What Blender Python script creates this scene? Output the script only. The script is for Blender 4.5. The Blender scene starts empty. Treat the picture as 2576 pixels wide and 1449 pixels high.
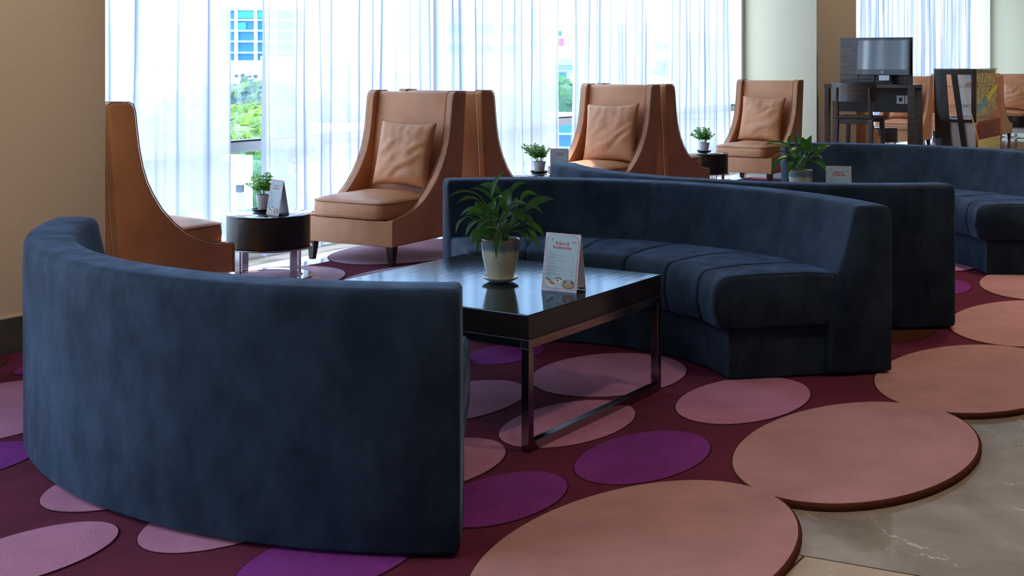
import bpy, bmesh, math, random
from math import sin, cos, pi, radians, sqrt, exp
from mathutils import Vector, Matrix, noise

scene = bpy.context.scene
COL = scene.collection
# ------------------------------------------------------------------ camera, sky, sun, exposure
FPX = 3170.0
cam_d = bpy.data.cameras.new('camera'); cam = bpy.data.objects.new('camera', cam_d); COL.objects.link(cam)
cam.location = (0, 0, 1.3); cam.rotation_euler = (radians(90), 0, 0)
cam_d.sensor_width = 36; cam_d.lens = 36*FPX/2576
cam_d.shift_y = -(724.5-154)/2576
cam_d.clip_end = 2000
scene.camera = cam

world = bpy.data.worlds.new('world'); scene.world = world; world.use_nodes = True
wn = world.node_tree
bg = wn.nodes['Background']
tc = wn.nodes.new('ShaderNodeTexCoord'); sep = wn.nodes.new('ShaderNodeSeparateXYZ'); rmp = wn.nodes.new('ShaderNodeValToRGB')
wn.links.new(tc.outputs['Generated'], sep.inputs[0]); wn.links.new(sep.outputs['Z'], rmp.inputs[0]); wn.links.new(rmp.outputs[0], bg.inputs[0])
rmp.color_ramp.elements[0].position = 0.0; rmp.color_ramp.elements[0].color = (.72, .86, 1, 1)
rmp.color_ramp.elements[1].position = .6; rmp.color_ramp.elements[1].color = (.42, .66, 1, 1)
bg.inputs[1].default_value = 3.0

sun_d = bpy.data.lights.new('sun', 'SUN'); sun = bpy.data.objects.new('sun', sun_d); COL.objects.link(sun)
sun_d.energy = 4.0; sun_d.angle = radians(1.0); sun_d.color = (1, .95, .86)
GR = radians(57.0)                                   # the room grid: u runs along the window, v points out of it
UX, UY = cos(GR), sin(GR)
def W(u, v, z=0.0): return Vector((UX*u - UY*v, UY*u + UX*v, z))
sdir = -W(.55, .5, 0).normalized()*cos(radians(62)); sdir.z = -sin(radians(62))
sun.rotation_euler = sdir.to_track_quat('-Z', 'Y').to_euler()

vs = scene.view_settings
vs.view_transform = 'Standard'; vs.look = 'None'; vs.gamma = 1; vs.use_curve_mapping = False
vs.exposure = 1.08
scene.display_settings.display_device = 'sRGB'
ZF = -.018                                            # marble level; the carpet's top is z = 0

# ------------------------------------------------------------------ materials
def new_mat(name):
    m = bpy.data.materials.new(name); m.use_nodes = True
    nt = m.node_tree; return m, nt, nt.nodes['Principled BSDF'], nt.nodes['Material Output']
def L(nt, a, b): nt.links.new(a, b)
def N(nt, t, **kw):
    n = nt.nodes.new(t)
    for k, v in kw.items(): setattr(n, k, v)
    return n
def set_in(n, **kw):
    for k, v in kw.items():
        n.inputs[k.replace('_', ' ')].default_value = v
def simple(name, col, rough=.5, metal=0, coat=0, spec=.5, bump=0, bscale=200, var=0, vscale=6, trans=0, emis=None):
    m, nt, p, o = new_mat(name)
    p.inputs['Base Color'].default_value = (*col, 1); p.inputs['Roughness'].default_value = rough
    p.inputs['Metallic'].default_value = metal; p.inputs['Coat Weight'].default_value = coat
    p.inputs['Coat Roughness'].default_value = .06; p.inputs['Specular IOR Level'].default_value = spec
    p.inputs['Transmission Weight'].default_value = trans
    t = N(nt, 'ShaderNodeTexCoord')
    if var:
        n = N(nt, 'ShaderNodeTexNoise'); n.inputs['Scale'].default_value = vscale; n.inputs['Detail'].default_value = 6
        L(nt, t.outputs['Object'], n.inputs['Vector'])
        r = N(nt, 'ShaderNodeValToRGB'); r.color_ramp.elements[0].position = .3; r.color_ramp.elements[1].position = .7
        r.color_ramp.elements[0].color = (*[c*(1-var) for c in col], 1); r.color_ramp.elements[1].color = (*[min(1, c*(1+var)) for c in col], 1)
        L(nt, n.outputs[0], r.inputs[0]); L(nt, r.outputs[0], p.inputs['Base Color'])
    if bump:
        n = N(nt, 'ShaderNodeTexNoise'); n.inputs['Scale'].default_value = bscale; n.inputs['Detail'].default_value = 4
        L(nt, t.outputs['Object'], n.inputs['Vector'])
        b = N(nt, 'ShaderNodeBump'); b.inputs['Strength'].default_value = bump; b.inputs['Distance'].default_value = .01
        L(nt, n.outputs[0], b.inputs['Height']); L(nt, b.outputs[0], p.inputs['Normal'])
    if emis:
        p.inputs['Emission Color'].default_value = (*emis[:3], 1); p.inputs['Emission Strength'].default_value = emis[3]
    return m

def velvet():
    m, nt, p, o = new_mat('blue_velvet')
    t = N(nt, 'ShaderNodeTexCoord')
    mp = N(nt, 'ShaderNodeMapping'); mp.inputs['Scale'].default_value = (4, 4, 2.6); L(nt, t.outputs['Object'], mp.inputs[0])
    n = N(nt, 'ShaderNodeTexNoise'); set_in(n, Scale=2.0, Detail=8, Roughness=.62); L(nt, mp.outputs[0], n.inputs['Vector'])
    r = N(nt, 'ShaderNodeValToRGB')
    e = r.color_ramp.elements; e[0].position = .34; e[0].color = (.010, .020, .037, 1); e[1].position = .66; e[1].color = (.026, .047, .078, 1)
    L(nt, n.outputs[0], r.inputs[0]); L(nt, r.outputs[0], p.inputs['Base Color'])
    p.inputs['Roughness'].default_value = .75; p.inputs['Specular IOR Level'].default_value = .15
    sr = N(nt, 'ShaderNodeMapRange'); set_in(sr, From_Min=.35, From_Max=.7, To_Min=.18, To_Max=.50); L(nt, n.outputs[0], sr.inputs[0])
    L(nt, sr.outputs[0], p.inputs['Sheen Weight'])
    p.inputs['Sheen Roughness'].default_value = .42; p.inputs['Sheen Tint'].default_value = (.30, .45, .78, 1)
    n2 = N(nt, 'ShaderNodeTexNoise'); set_in(n2, Scale=300, Detail=2); L(nt, t.outputs['Object'], n2.inputs['Vector'])
    b = N(nt, 'ShaderNodeBump'); set_in(b, Strength=.15, Distance=.002); L(nt, n2.outputs[0], b.inputs['Height']); 
    b2 = N(nt, 'ShaderNodeBump'); set_in(b2, Strength=.14, Distance=.01); L(nt, n.outputs[0], b2.inputs['Height']); L(nt, b.outputs[0], b2.inputs['Normal'])
    L(nt, b2.outputs[0], p.inputs['Normal'])
    return m
def leather(name, col):
    m, nt, p, o = new_mat(name)
    t = N(nt, 'ShaderNodeTexCoord')
    n = N(nt, 'ShaderNodeTexNoise'); set_in(n, Scale=5.0, Detail=4); L(nt, t.outputs['Object'], n.inputs['Vector'])
    r = N(nt, 'ShaderNodeValToRGB'); e = r.color_ramp.elements
    e[0].position = .3; e[0].color = (*[c*.86 for c in col], 1); e[1].position = .7; e[1].color = (*[c*1.1 for c in col], 1)
    L(nt, n.outputs[0], r.inputs[0]); L(nt, r.outputs[0], p.inputs['Base Color'])
    p.inputs['Roughness'].default_value = .40; p.inputs['Specular IOR Level'].default_value = .55
    v = N(nt, 'ShaderNodeTexVoronoi'); v.inputs['Scale'].default_value = 420; L(nt, t.outputs['Object'], v.inputs['Vector'])
    b = N(nt, 'ShaderNodeBump'); set_in(b, Strength=.12, Distance=.001); L(nt, v.outputs['Distance'], b.inputs['Height'])
    n2 = N(nt, 'ShaderNodeTexNoise'); set_in(n2, Scale=7, Detail=2, Distortion=.8); L(nt, t.outputs['Object'], n2.inputs['Vector'])
    b2 = N(nt, 'ShaderNodeBump'); set_in(b2, Strength=.17, Distance=.02); L(nt, n2.outputs[0], b2.inputs['Height']); L(nt, b.outputs[0], b2.inputs['Normal'])
    L(nt, b2.outputs[0], p.inputs['Normal'])
    return m
def pile(name, col, var=.12):
    m, nt, p, o = new_mat(name)
    t = N(nt, 'ShaderNodeTexCoord')
    n = N(nt, 'ShaderNodeTexNoise'); set_in(n, Scale=3.5, Detail=7, Roughness=.65); L(nt, t.outputs['Object'], n.inputs['Vector'])
    f = N(nt, 'ShaderNodeTexNoise'); set_in(f, Scale=230, Detail=4, Roughness=.7); L(nt, t.outputs['Object'], f.inputs['Vector'])
    mx0 = N(nt, 'ShaderNodeMath', operation='MULTIPLY_ADD'); mx0.inputs[1].default_value = 1.1; L(nt, f.outputs[0], mx0.inputs[0]); L(nt, n.outputs[0], mx0.inputs[2])
    mx = N(nt, 'ShaderNodeMath', operation='MULTIPLY'); mx.inputs[1].default_value = .5; L(nt, mx0.outputs[0], mx.inputs[0])
    r = N(nt, 'ShaderNodeValToRGB'); e = r.color_ramp.elements
    e[0].position = .38; e[0].color = (*[c*(1-var*3.2) for c in col], 1); e[1].position = .62; e[1].color = (*[min(1, c*(1+var)) for c in col], 1)
    L(nt, mx.outputs[0], r.inputs[0]); L(nt, r.outputs[0], p.inputs['Base Color'])
    p.inputs['Roughness'].default_value = .95; p.inputs['Specular IOR Level'].default_value = .08
    b = N(nt, 'ShaderNodeBump'); set_in(b, Strength=.6, Distance=.004); L(nt, f.outputs[0], b.inputs['Height']); L(nt, b.outputs[0], p.inputs['Normal'])
    return m
def wood(name, c0, c1, rough=.3, coat=.6, scale=(2, 40, 40), bump=.15, spectint=None):
    m, nt, p, o = new_mat(name)
    t = N(nt, 'ShaderNodeTexCoord'); mp = N(nt, 'ShaderNodeMapping'); mp.inputs['Scale'].default_value = scale; L(nt, t.outputs['Object'], mp.inputs[0])
    n = N(nt, 'ShaderNodeTexNoise'); set_in(n, Scale=1.6, Detail=6, Roughness=.6); L(nt, mp.outputs[0], n.inputs['Vector'])
    r = N(nt, 'ShaderNodeValToRGB'); e = r.color_ramp.elements; e[0].position = .35; e[0].color = (*c0, 1); e[1].position = .65; e[1].color = (*c1, 1)
    L(nt, n.outputs[0], r.inputs[0]); L(nt, r.outputs[0], p.inputs['Base Color'])
    p.inputs['Roughness'].default_value = rough; p.inputs['Coat Weight'].default_value = coat; p.inputs['Coat Roughness'].default_value = .055
    b = N(nt, 'ShaderNodeBump'); set_in(b, Strength=bump, Distance=.002); L(nt, n.outputs[0], b.inputs['Height']); L(nt, b.outputs[0], p.inputs['Normal'])
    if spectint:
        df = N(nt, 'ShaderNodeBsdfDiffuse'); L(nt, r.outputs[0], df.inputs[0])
        gl = N(nt, 'ShaderNodeBsdfGlossy'); gl.inputs[0].default_value = (*spectint, 1); gl.inputs['Roughness'].default_value = rough  # gloss colour tinted blue to imitate bluish window reflections
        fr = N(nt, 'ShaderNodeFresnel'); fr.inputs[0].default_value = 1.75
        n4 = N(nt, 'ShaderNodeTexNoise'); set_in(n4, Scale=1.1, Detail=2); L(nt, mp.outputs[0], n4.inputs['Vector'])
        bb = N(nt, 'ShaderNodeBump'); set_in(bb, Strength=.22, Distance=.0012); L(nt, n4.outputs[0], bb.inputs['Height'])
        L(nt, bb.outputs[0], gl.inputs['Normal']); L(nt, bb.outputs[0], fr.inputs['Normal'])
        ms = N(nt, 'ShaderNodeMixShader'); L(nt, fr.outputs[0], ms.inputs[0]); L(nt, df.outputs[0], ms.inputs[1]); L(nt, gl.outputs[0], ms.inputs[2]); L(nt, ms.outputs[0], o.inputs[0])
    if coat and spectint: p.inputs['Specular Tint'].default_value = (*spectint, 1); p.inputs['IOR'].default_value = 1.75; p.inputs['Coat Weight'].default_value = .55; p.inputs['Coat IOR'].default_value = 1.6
    elif coat: 
        b3 = N(nt, 'ShaderNodeBump'); set_in(b3, Strength=bump*.5, Distance=.0006); L(nt, n.outputs[0], b3.inputs['Height']); L(nt, b3.outputs[0], p.inputs['Coat Normal'])
    return m
def marble(name, c0, c1, vein, rough=.07):
    m, nt, p, o = new_mat(name)
    t = N(nt, 'ShaderNodeTexCoord')
    n = N(nt, 'ShaderNodeTexNoise'); set_in(n, Scale=2.2, Detail=9, Roughness=.62, Distortion=.4); L(nt, t.outputs['Object'], n.inputs['Vector'])
    r = N(nt, 'ShaderNodeValToRGB'); e = r.color_ramp.elements; e[0].position = .36; e[0].color = (*c0, 1); e[1].position = .66; e[1].color = (*c1, 1)
    L(nt, n.outputs[0], r.inputs[0])
    n2 = N(nt, 'ShaderNodeTexNoise'); set_in(n2, Scale=1.1, Detail=7, Roughness=.6, Distortion=.7); L(nt, t.outputs['Object'], n2.inputs['Vector'])
    r2 = N(nt, 'ShaderNodeValToRGB'); e = r2.color_ramp.elements; e[0].position = .496; e[0].color = (0, 0, 0, 1); e[1].position = .5; e[1].color = (1, 1, 1, 1)
    x = r2.color_ramp.elements.new(.504); x.color = (0, 0, 0, 1)
    L(nt, n2.outputs[0], r2.inputs[0])
    n3 = N(nt, 'ShaderNodeTexNoise'); set_in(n3, Scale=5, Detail=3); L(nt, t.outputs['Object'], n3.inputs['Vector'])
    r3 = N(nt, 'ShaderNodeValToRGB'); r3.color_ramp.elements[0].position = .5; r3.color_ramp.elements[1].position = .62; L(nt, n3.outputs[0], r3.inputs[0])
    mu = N(nt, 'ShaderNodeMath', operation='MULTIPLY'); L(nt, r2.outputs[0], mu.inputs[0]); L(nt, r3.outputs[0], mu.inputs[1])
    mx = N(nt, 'ShaderNodeMix', data_type='RGBA'); L(nt, mu.outputs[0], mx.inputs[0]); L(nt, r.outputs[0], mx.inputs[6]); mx.inputs[7].default_value = (*vein, 1)
    L(nt, mx.outputs[2], p.inputs['Base Color']); p.inputs['Roughness'].default_value = rough; p.inputs['Specular IOR Level'].default_value = .6
    p.inputs['Coat Weight'].default_value = .5; p.inputs['Coat Roughness'].default_value = .02
    return m
def sheer():
    m, nt, p, o = new_mat('sheer_fabric')
    nt.nodes.remove(p)
    tr = N(nt, 'ShaderNodeBsdfTransparent'); tl = N(nt, 'ShaderNodeBsdfTranslucent'); df = N(nt, 'ShaderNodeBsdfDiffuse')
    tl.inputs[0].default_value = (.56, .60, .70, 1); df.inputs[0].default_value = (.72, .77, .88, 1); tr.inputs[0].default_value = (1, 1, 1, 1)
    m1 = N(nt, 'ShaderNodeMixShader'); m1.inputs[0].default_value = .35; L(nt, tl.outputs[0], m1.inputs[1]); L(nt, df.outputs[0], m1.inputs[2])
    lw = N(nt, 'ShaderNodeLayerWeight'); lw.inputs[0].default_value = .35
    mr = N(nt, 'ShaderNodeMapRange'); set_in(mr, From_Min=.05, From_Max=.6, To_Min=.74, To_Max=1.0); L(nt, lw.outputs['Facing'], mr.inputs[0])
    cr = N(nt, 'ShaderNodeValToRGB'); e = cr.color_ramp.elements; e[0].position = .07; e[0].color = (.62, .60, .64, 1); e[1].position = .70; e[1].color = (.17, .20, .31, 1)  # fold shading put into the colour: darker and bluer where cloth turns edge-on
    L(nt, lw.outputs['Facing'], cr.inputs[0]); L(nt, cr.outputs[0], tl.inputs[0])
    m2 = N(nt, 'ShaderNodeMixShader'); L(nt, mr.outputs[0], m2.inputs[0]); L(nt, tr.outputs[0], m2.inputs[1]); L(nt, m1.outputs[0], m2.inputs[2])
    L(nt, m2.outputs[0], o.inputs[0])
    return m
def clear(name, col=(1, 1, 1), gloss=.12):
    m, nt, p, o = new_mat(name); nt.nodes.remove(p)
    tr = N(nt, 'ShaderNodeBsdfTransparent'); gl = N(nt, 'ShaderNodeBsdfGlossy'); tr.inputs[0].default_value = (*col, 1); gl.inputs['Roughness'].default_value = .02
    lw = N(nt, 'ShaderNodeFresnel'); lw.inputs[0].default_value = 1.35
    ad = N(nt, 'ShaderNodeMath', operation='MULTIPLY'); ad.inputs[1].default_value = gloss*8; L(nt, lw.outputs[0], ad.inputs[0])
    mx = N(nt, 'ShaderNodeMixShader'); L(nt, ad.outputs[0], mx.inputs[0]); L(nt, tr.outputs[0], mx.inputs[1]); L(nt, gl.outputs[0], mx.inputs[2]); L(nt, mx.outputs[0], o.inputs[0])
    return m
def leaf_mat(name, c0, c1, rough=.35):
    m, nt, p, o = new_mat(name)
    t = N(nt, 'ShaderNodeTexCoord'); n = N(nt, 'ShaderNodeTexNoise'); set_in(n, Scale=14, Detail=2); L(nt, t.outputs['Object'], n.inputs['Vector'])
    r = N(nt, 'ShaderNodeValToRGB'); e = r.color_ramp.elements; e[0].position = .35; e[0].color = (*c0, 1); e[1].position = .65; e[1].color = (*c1, 1)
    L(nt, n.outputs[0], r.inputs[0]); L(nt, r.outputs[0], p.inputs['Base Color']); p.inputs['Roughness'].default_value = rough
    tl = N(nt, 'ShaderNodeBsdfTranslucent'); tl.inputs[0].default_value = (c1[0]*2.2, c1[1]*2.2, c1[2]*.8, 1)
    mx = N(nt, 'ShaderNodeMixShader'); mx.inputs[0].default_value = .28; L(nt, p.outputs[0], mx.inputs[1]); L(nt, tl.outputs[0], mx.inputs[2]); L(nt, mx.outputs[0], o.inputs[0])
    return m
def glazed():
    m, nt, p, o = new_mat('glazed_ceramic')
    t = N(nt, 'ShaderNodeTexCoord'); s = N(nt, 'ShaderNodeSeparateXYZ'); L(nt, t.outputs['Object'], s.inputs[0])
    mp = N(nt, 'ShaderNodeMapping'); mp.inputs['Scale'].default_value = (60, 60, 0); L(nt, t.outputs['Object'], mp.inputs[0])
    n = N(nt, 'ShaderNodeTexNoise'); set_in(n, Scale=1, Detail=6, Roughness=.6); L(nt, mp.outputs[0], n.inputs['Vector'])
    ad = N(nt, 'ShaderNodeMath', operation='MULTIPLY_ADD'); ad.inputs[1].default_value = .05; L(nt, n.outputs[0], ad.inputs[0]); L(nt, s.outputs[2], ad.inputs[2])
    mr = N(nt, 'ShaderNodeMapRange'); set_in(mr, From_Min=.0, From_Max=.2); L(nt, ad.outputs[0], mr.inputs[0])
    r = N(nt, 'ShaderNodeValToRGB'); e = r.color_ramp.elements
    cream = (.62, .56, .42, 1)
    e[0].position = 0; e[0].color = cream; e[1].position = 1; e[1].color = (.25, .24, .21, 1)
    for q, c in ((.735, cream), (.745, (.03, .06, .12, 1)), (.757, (.33, .37, .38, 1)), (.79, (.10, .20, .32, 1)), (.84, (.14, .20, .25, 1)), (.88, (.22, .21, .18, 1))):
        x = e.new(q); x.color = c
    L(nt, mr.outputs[0], r.inputs[0]); L(nt, r.outputs[0], p.inputs['Base Color']); p.inputs['Roughness'].default_value = .22
    return m
def wallpaper(name, col):
    m, nt, p, o = new_mat(name)
    t = N(nt, 'ShaderNodeTexCoord'); mp = N(nt, 'ShaderNodeMapping'); mp.inputs['Scale'].default_value = (30, 30, 260); L(nt, t.outputs['Object'], mp.inputs[0])
    n = N(nt, 'ShaderNodeTexNoise'); set_in(n, Scale=1, Detail=5); L(nt, mp.outputs[0], n.inputs['Vector'])
    r = N(nt, 'ShaderNodeValToRGB'); e = r.color_ramp.elements; e[0].position = .3; e[0].color = (*[c*.94 for c in col], 1); e[1].position = .7; e[1].color = (*[c*1.04 for c in col], 1)
    L(nt, n.outputs[0], r.inputs[0]); L(nt, r.outputs[0], p.inputs['Base Color']); p.inputs['Roughness'].default_value = .6
    b = N(nt, 'ShaderNodeBump'); set_in(b, Strength=.1, Distance=.001); L(nt, n.outputs[0], b.inputs['Height']); L(nt, b.outputs[0], p.inputs['Normal'])
    return m

M = dict(
    velvet=velvet(), leather=leather('tan_leather', (.64, .265, .110)), leather_seam=simple('leather_piping', (.36, .13, .05), .45),
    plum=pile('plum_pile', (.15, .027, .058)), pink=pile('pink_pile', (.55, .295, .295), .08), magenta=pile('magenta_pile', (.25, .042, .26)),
    groove=pile('dark_groove', (.05, .012, .022)), rust=pile('rust_pile_edge', (.10, .032, .016)), lilac=pile('lilac_pile', (.58, .38, .48), .08), pink_daylit=pile('daylit_pink_pile', (.55, .235, .36), .09),
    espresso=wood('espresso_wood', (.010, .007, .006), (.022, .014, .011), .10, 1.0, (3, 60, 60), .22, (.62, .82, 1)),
    leg_wood=wood('leg_wood', (.02, .009, .006), (.04, .018, .01), .35, .3, (40, 40, 3)),
    desk_wood=wood('desk_wood', (.028, .016, .012), (.085, .052, .038), .4, .3, (3, 3, 28)),
    board_wood=wood('board_wood', (.035, .028, .035), (.16, .105, .085), .42, .2, (2, 2, 26), .05),
    drum=wood('drum_veneer', (.010, .0065, .006), (.017, .011, .010), .45, .25, (60, 60, 2)),
    top_glass=simple('gloss_black_top', (.012, .012, .014), .06, 0, 1.0, .8),
    chrome=simple('brushed_chrome', (.52, .50, .50), .16, 1), darkchrome=simple('dark_polished_steel', (.30, .29, .30), .14, 1),
    marble=marble('brown_marble', (.27, .215, .17), (.48, .43, .37), (.80, .72, .62)), marble2=marble('beige_marble', (.56, .45, .33), (.66, .55, .42), (.8, .72, .6)),
    joint=simple('dark_joint', (.05, .035, .025), .5),
    wall=wallpaper('beige_wallpaper', (.62, .48, .34)), wall_light=wallpaper('cream_wallpaper', (.68, .60, .42)), wall_shaded=wallpaper('shaded_wallpaper', (.50, .38, .26)),
    wall_dark=wallpaper('brown_wallpaper', (.16, .11, .075)),
    base=marble('dark_skirting', (.055, .055, .042), (.10, .10, .08), (.2, .2, .17), .12),
    ceil=simple('ceiling_paint', (.52, .49, .44), .8), alu=simple('grey_aluminium', (.80, .80, .76), .4, 0), blackline=simple('black_gasket', (.01, .01, .01), .5),
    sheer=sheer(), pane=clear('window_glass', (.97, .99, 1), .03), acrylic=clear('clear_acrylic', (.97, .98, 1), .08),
    leaf=leaf_mat('lily_leaf', (.010, .046, .012), (.030, .115, .018), .3), leaf2=leaf_mat('herb_leaf', (.05, .16, .02), (.13, .32, .05), .45),
    stem=simple('green_stem', (.10, .20, .04), .5), soil=simple('pebble_soil', (.30, .24, .16), .8, bump=1, bscale=90, var=.5, vscale=60),
    glaze=glazed(), cream=simple('cream_ceramic', (.66, .60, .47), .25), whitepot=simple('white_ceramic', (.78, .80, .82), .35), saucer=simple('black_saucer', (.015, .015, .018), .3),
    card=simple('white_card', (.80, .78, .84), .5), print=simple('pale_blue_print', (.50, .64, .68), .45), red=simple('red_ink', (.55, .03, .05), .5), ink=simple('grey_ink', (.20, .21, .24), .6),
    choc=simple('chocolate_print', (.16, .045, .02), .5), bun=simple('pastry_print', (.62, .33, .13), .5), creamp=simple('cream_print', (.85, .78, .66), .5), rose=simple('rose_ink', (.62, .25, .32), .5),
    black=simple('gloss_black_plastic', (.010, .011, .013), .18, 0, .5), matt=simple('matt_black', (.012, .012, .012), .5), screen=simple('dark_screen', (.02, .03, .035), .05, 0, 1, 1.0),
    silver=simple('silver_plastic', (.62, .64, .66), .3, .3), socket=simple('socket_plate', (.55, .60, .58), .4),
    gold=simple('gold_foil', (.88, .64, .20), .4, .1), yellow=simple('yellow_film', (.85, .68, .02), .4), cyan=simple('blue_film', (.10, .36, .48), .4), redfilm=simple('red_film', (.70, .12, .09), .4),
    goldglass=clear('amber_acrylic', (.92, .78, .58), .03), copper=clear('copper_acrylic', (.80, .42, .26), .04), greyglass=simple('grey_panel', (.62, .57, .55), .3),
    bread=simple('baked_crust', (.72, .42, .16), .6), plate=simple('white_plate', (.82, .82, .80), .2),
    # outside
    o_white=simple('white_render', (.82, .83, .84), .8), o_cyan=simple('cyan_glass', (.03, .38, .62), .4), o_blue=simple('blue_glass', (.0, .20, .50), .3), o_light=simple('pale_cyan_slab', (.42, .72, .80), .7),
    o_grey=simple('concrete', (.45, .47, .48), .8), o_ground=simple('pale_paving', (.20, .24, .20), .9), o_pink=simple('pink_sign', (.75, .12, .30), .6), o_dark=simple('dark_opening', (.10, .13, .17), .6),
    o_tree=leaf_mat('tree_leaf', (.02, .10, .045), (.07, .22, .10), .7), o_tree2=leaf_mat('bright_tree_leaf', (.07, .15, .04), (.20, .30, .10), .7), o_tree3=leaf_mat('blue_green_leaf', (.03, .07, .075), (.16, .24, .22), .7),
    bark=simple('bark', (.10, .07, .05), .9), lampglow=simple('lamp_lens', (.9, .9, .9), .4, emis=(1, .72, .42, 14)),
)

# ------------------------------------------------------------------ mesh helpers
def link(name, bm, mat=None, parent=None, loc=None, rz=None, smooth=True, bevel=0, bseg=3, mats=None, rot=None, auto=38):
    me = bpy.data.meshes.new(name)
    bmesh.ops.recalc_face_normals(bm, faces=bm.faces[:]) if smooth != 'keep' else None
    bm.to_mesh(me); bm.free()
    for mm in (mats or [mat]): me.materials.append(M[mm] if isinstance(mm, str) else mm)
    o = bpy.data.objects.new(name, me); COL.objects.link(o)
    if parent: o.parent = parent
    if loc is not None: o.location = loc
    if rz is not None: o.rotation_euler = (0, 0, rz)
    if rot is not None: o.rotation_euler = rot
    if smooth:
        for p in me.polygons: p.use_smooth = True
    if bevel:
        b = o.modifiers.new('bevel', 'BEVEL'); b.width = bevel; b.segments = bseg; b.limit_method = 'ANGLE'; b.angle_limit = radians(35); b.harden_normals = False
    if smooth:
        try: me.set_sharp_from_angle(angle=radians(auto))
        except Exception: pass
    return o
def empty(name, loc=(0, 0, 0), rz=0):
    o = bpy.data.objects.new(name, None); COL.objects.link(o); o.location = loc; o.rotation_euler = (0, 0, rz); o.empty_display_size = .1
    return o
def tag(o, label, cat, group=None, kind=None):
    o['label'] = label; o['category'] = cat
    if group: o['group'] = group
    if kind: o['kind'] = kind
    return o
def struct(o): o['kind'] = 'structure'; return o
def box(bm, x0, x1, y0, y1, z0, z1, mi=0, mtx=None):
    vs = [bm.verts.new((x, y, z)) for z in (z0, z1) for y in (y0, y1) for x in (x0, x1)]
    if mtx: 
        for v in vs: v.co = mtx @ v.co
    for f in ((0, 2, 3, 1), (4, 5, 7, 6), (0, 1, 5, 4), (2, 6, 7, 3), (0, 4, 6, 2), (1, 3, 7, 5)):
        bm.faces.new([vs[i] for i in f]).material_index = mi
    return vs
def hexa(bm, bot, top, mi=0):
    a = [bm.verts.new(p) for p in bot]; b = [bm.verts.new(p) for p in top]; n = len(a)
    bm.faces.new(a[::-1]).material_index = mi; bm.faces.new(b).material_index = mi
    for i in range(n): bm.faces.new((a[i], a[(i+1) % n], b[(i+1) % n], b[i])).material_index = mi
def prism(bm, pts, h0, h1, axis='z', mi=0):
    def P(p, h): return {'z': (p[0], p[1], h), 'x': (h, p[0], p[1]), 'y': (p[0], h, p[1])}[axis]
    hexa(bm, [P(p, h0) for p in pts], [P(p, h1) for p in pts], mi)
def lathe(bm, prof, n=40, cx=0, cy=0, mi=0, closed=False):
    rings = []
    for r, z in prof:
        if r < 1e-6: rings.append([bm.verts.new((cx, cy, z))])
        else: rings.append([bm.verts.new((cx+r*cos(2*pi*i/n), cy+r*sin(2*pi*i/n), z)) for i in range(n)])
    rr = rings + ([rings[0]] if closed else [])
    for a, b in zip(rr, rr[1:]):
        for i in range(n):
            j = (i+1) % n
            if len(a) == 1 and len(b) == 1: continue
            if len(a) == 1: f = (a[0], b[i], b[j])
            elif len(b) == 1: f = (a[i], a[j], b[0])
            else: f = (a[i], a[j], b[j], b[i])
            bm.faces.new(f).material_index = mi
def tube(bm, pts, r, n=8, closed=False, mi=0, taper=None):
    pts = [Vector(p) for p in pts]; m = len(pts); rings = []
    prev = None
    for i, p in enumerate(pts):
        a = pts[(i-1) % m] if (closed or i > 0) else p; b = pts[(i+1) % m] if (closed or i < m-1) else p
        t = (b-a).normalized()
        if prev is None:
            up = Vector((0, 0, 1)) if abs(t.z) < .9 else Vector((1, 0, 0)); nn = t.cross(up).normalized()
        else:
            nn = (prev - t*prev.dot(t)).normalized()
        prev = nn; bb = t.cross(nn)
        rr = r*(taper[i] if taper else 1)
        rings.append([bm.verts.new(p+nn*rr*cos(2*pi*k/n)+bb*rr*sin(2*pi*k/n)) for k in range(n)])
    for i in range(m if closed else m-1):
        a, b = rings[i], rings[(i+1) % m]
        for k in range(n): bm.faces.new((a[k], a[(k+1) % n], b[(k+1) % n], b[k])).material_index = mi
    if not closed:
        bm.faces.new(rings[0][::-1]).material_index = mi; bm.faces.new(rings[-1]).material_index = mi
def grid_surface(bm, f, nu, nv, mi=0, closeu=False):
    g = [[bm.verts.new(f(i/nu, j/nv)) for j in range(nv+1)] for i in range(nu+(0 if closeu else 1))]
    n = len(g)
    for i in range(nu if closeu else nu):
        for j in range(nv):
            bm.faces.new((g[i][j], g[(i+1) % n][j], g[(i+1) % n][j+1], g[i][j+1])).material_index = mi
    return g
def pt_at(px, py, Y): return Vector(((px-1288)*Y/FPX, Y, 1.3-(py-154)*Y/FPX))

# ------------------------------------------------------------------ the setting (local x = u, local y = v)
def uvbox(name, u0, u1, v0, v1, z0, z1, mat, bevel=0, parent=None):
    bm = bmesh.new(); box(bm, u0, u1, v0, v1, z0, z1)
    return struct(link(name, bm, mat, rz=GR, smooth=False, bevel=bevel, parent=parent))
CEIL = 3.4
UMIN, UMAX, VMIN, VGL = -5.0, 36.0, -8.0, 6.05
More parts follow.
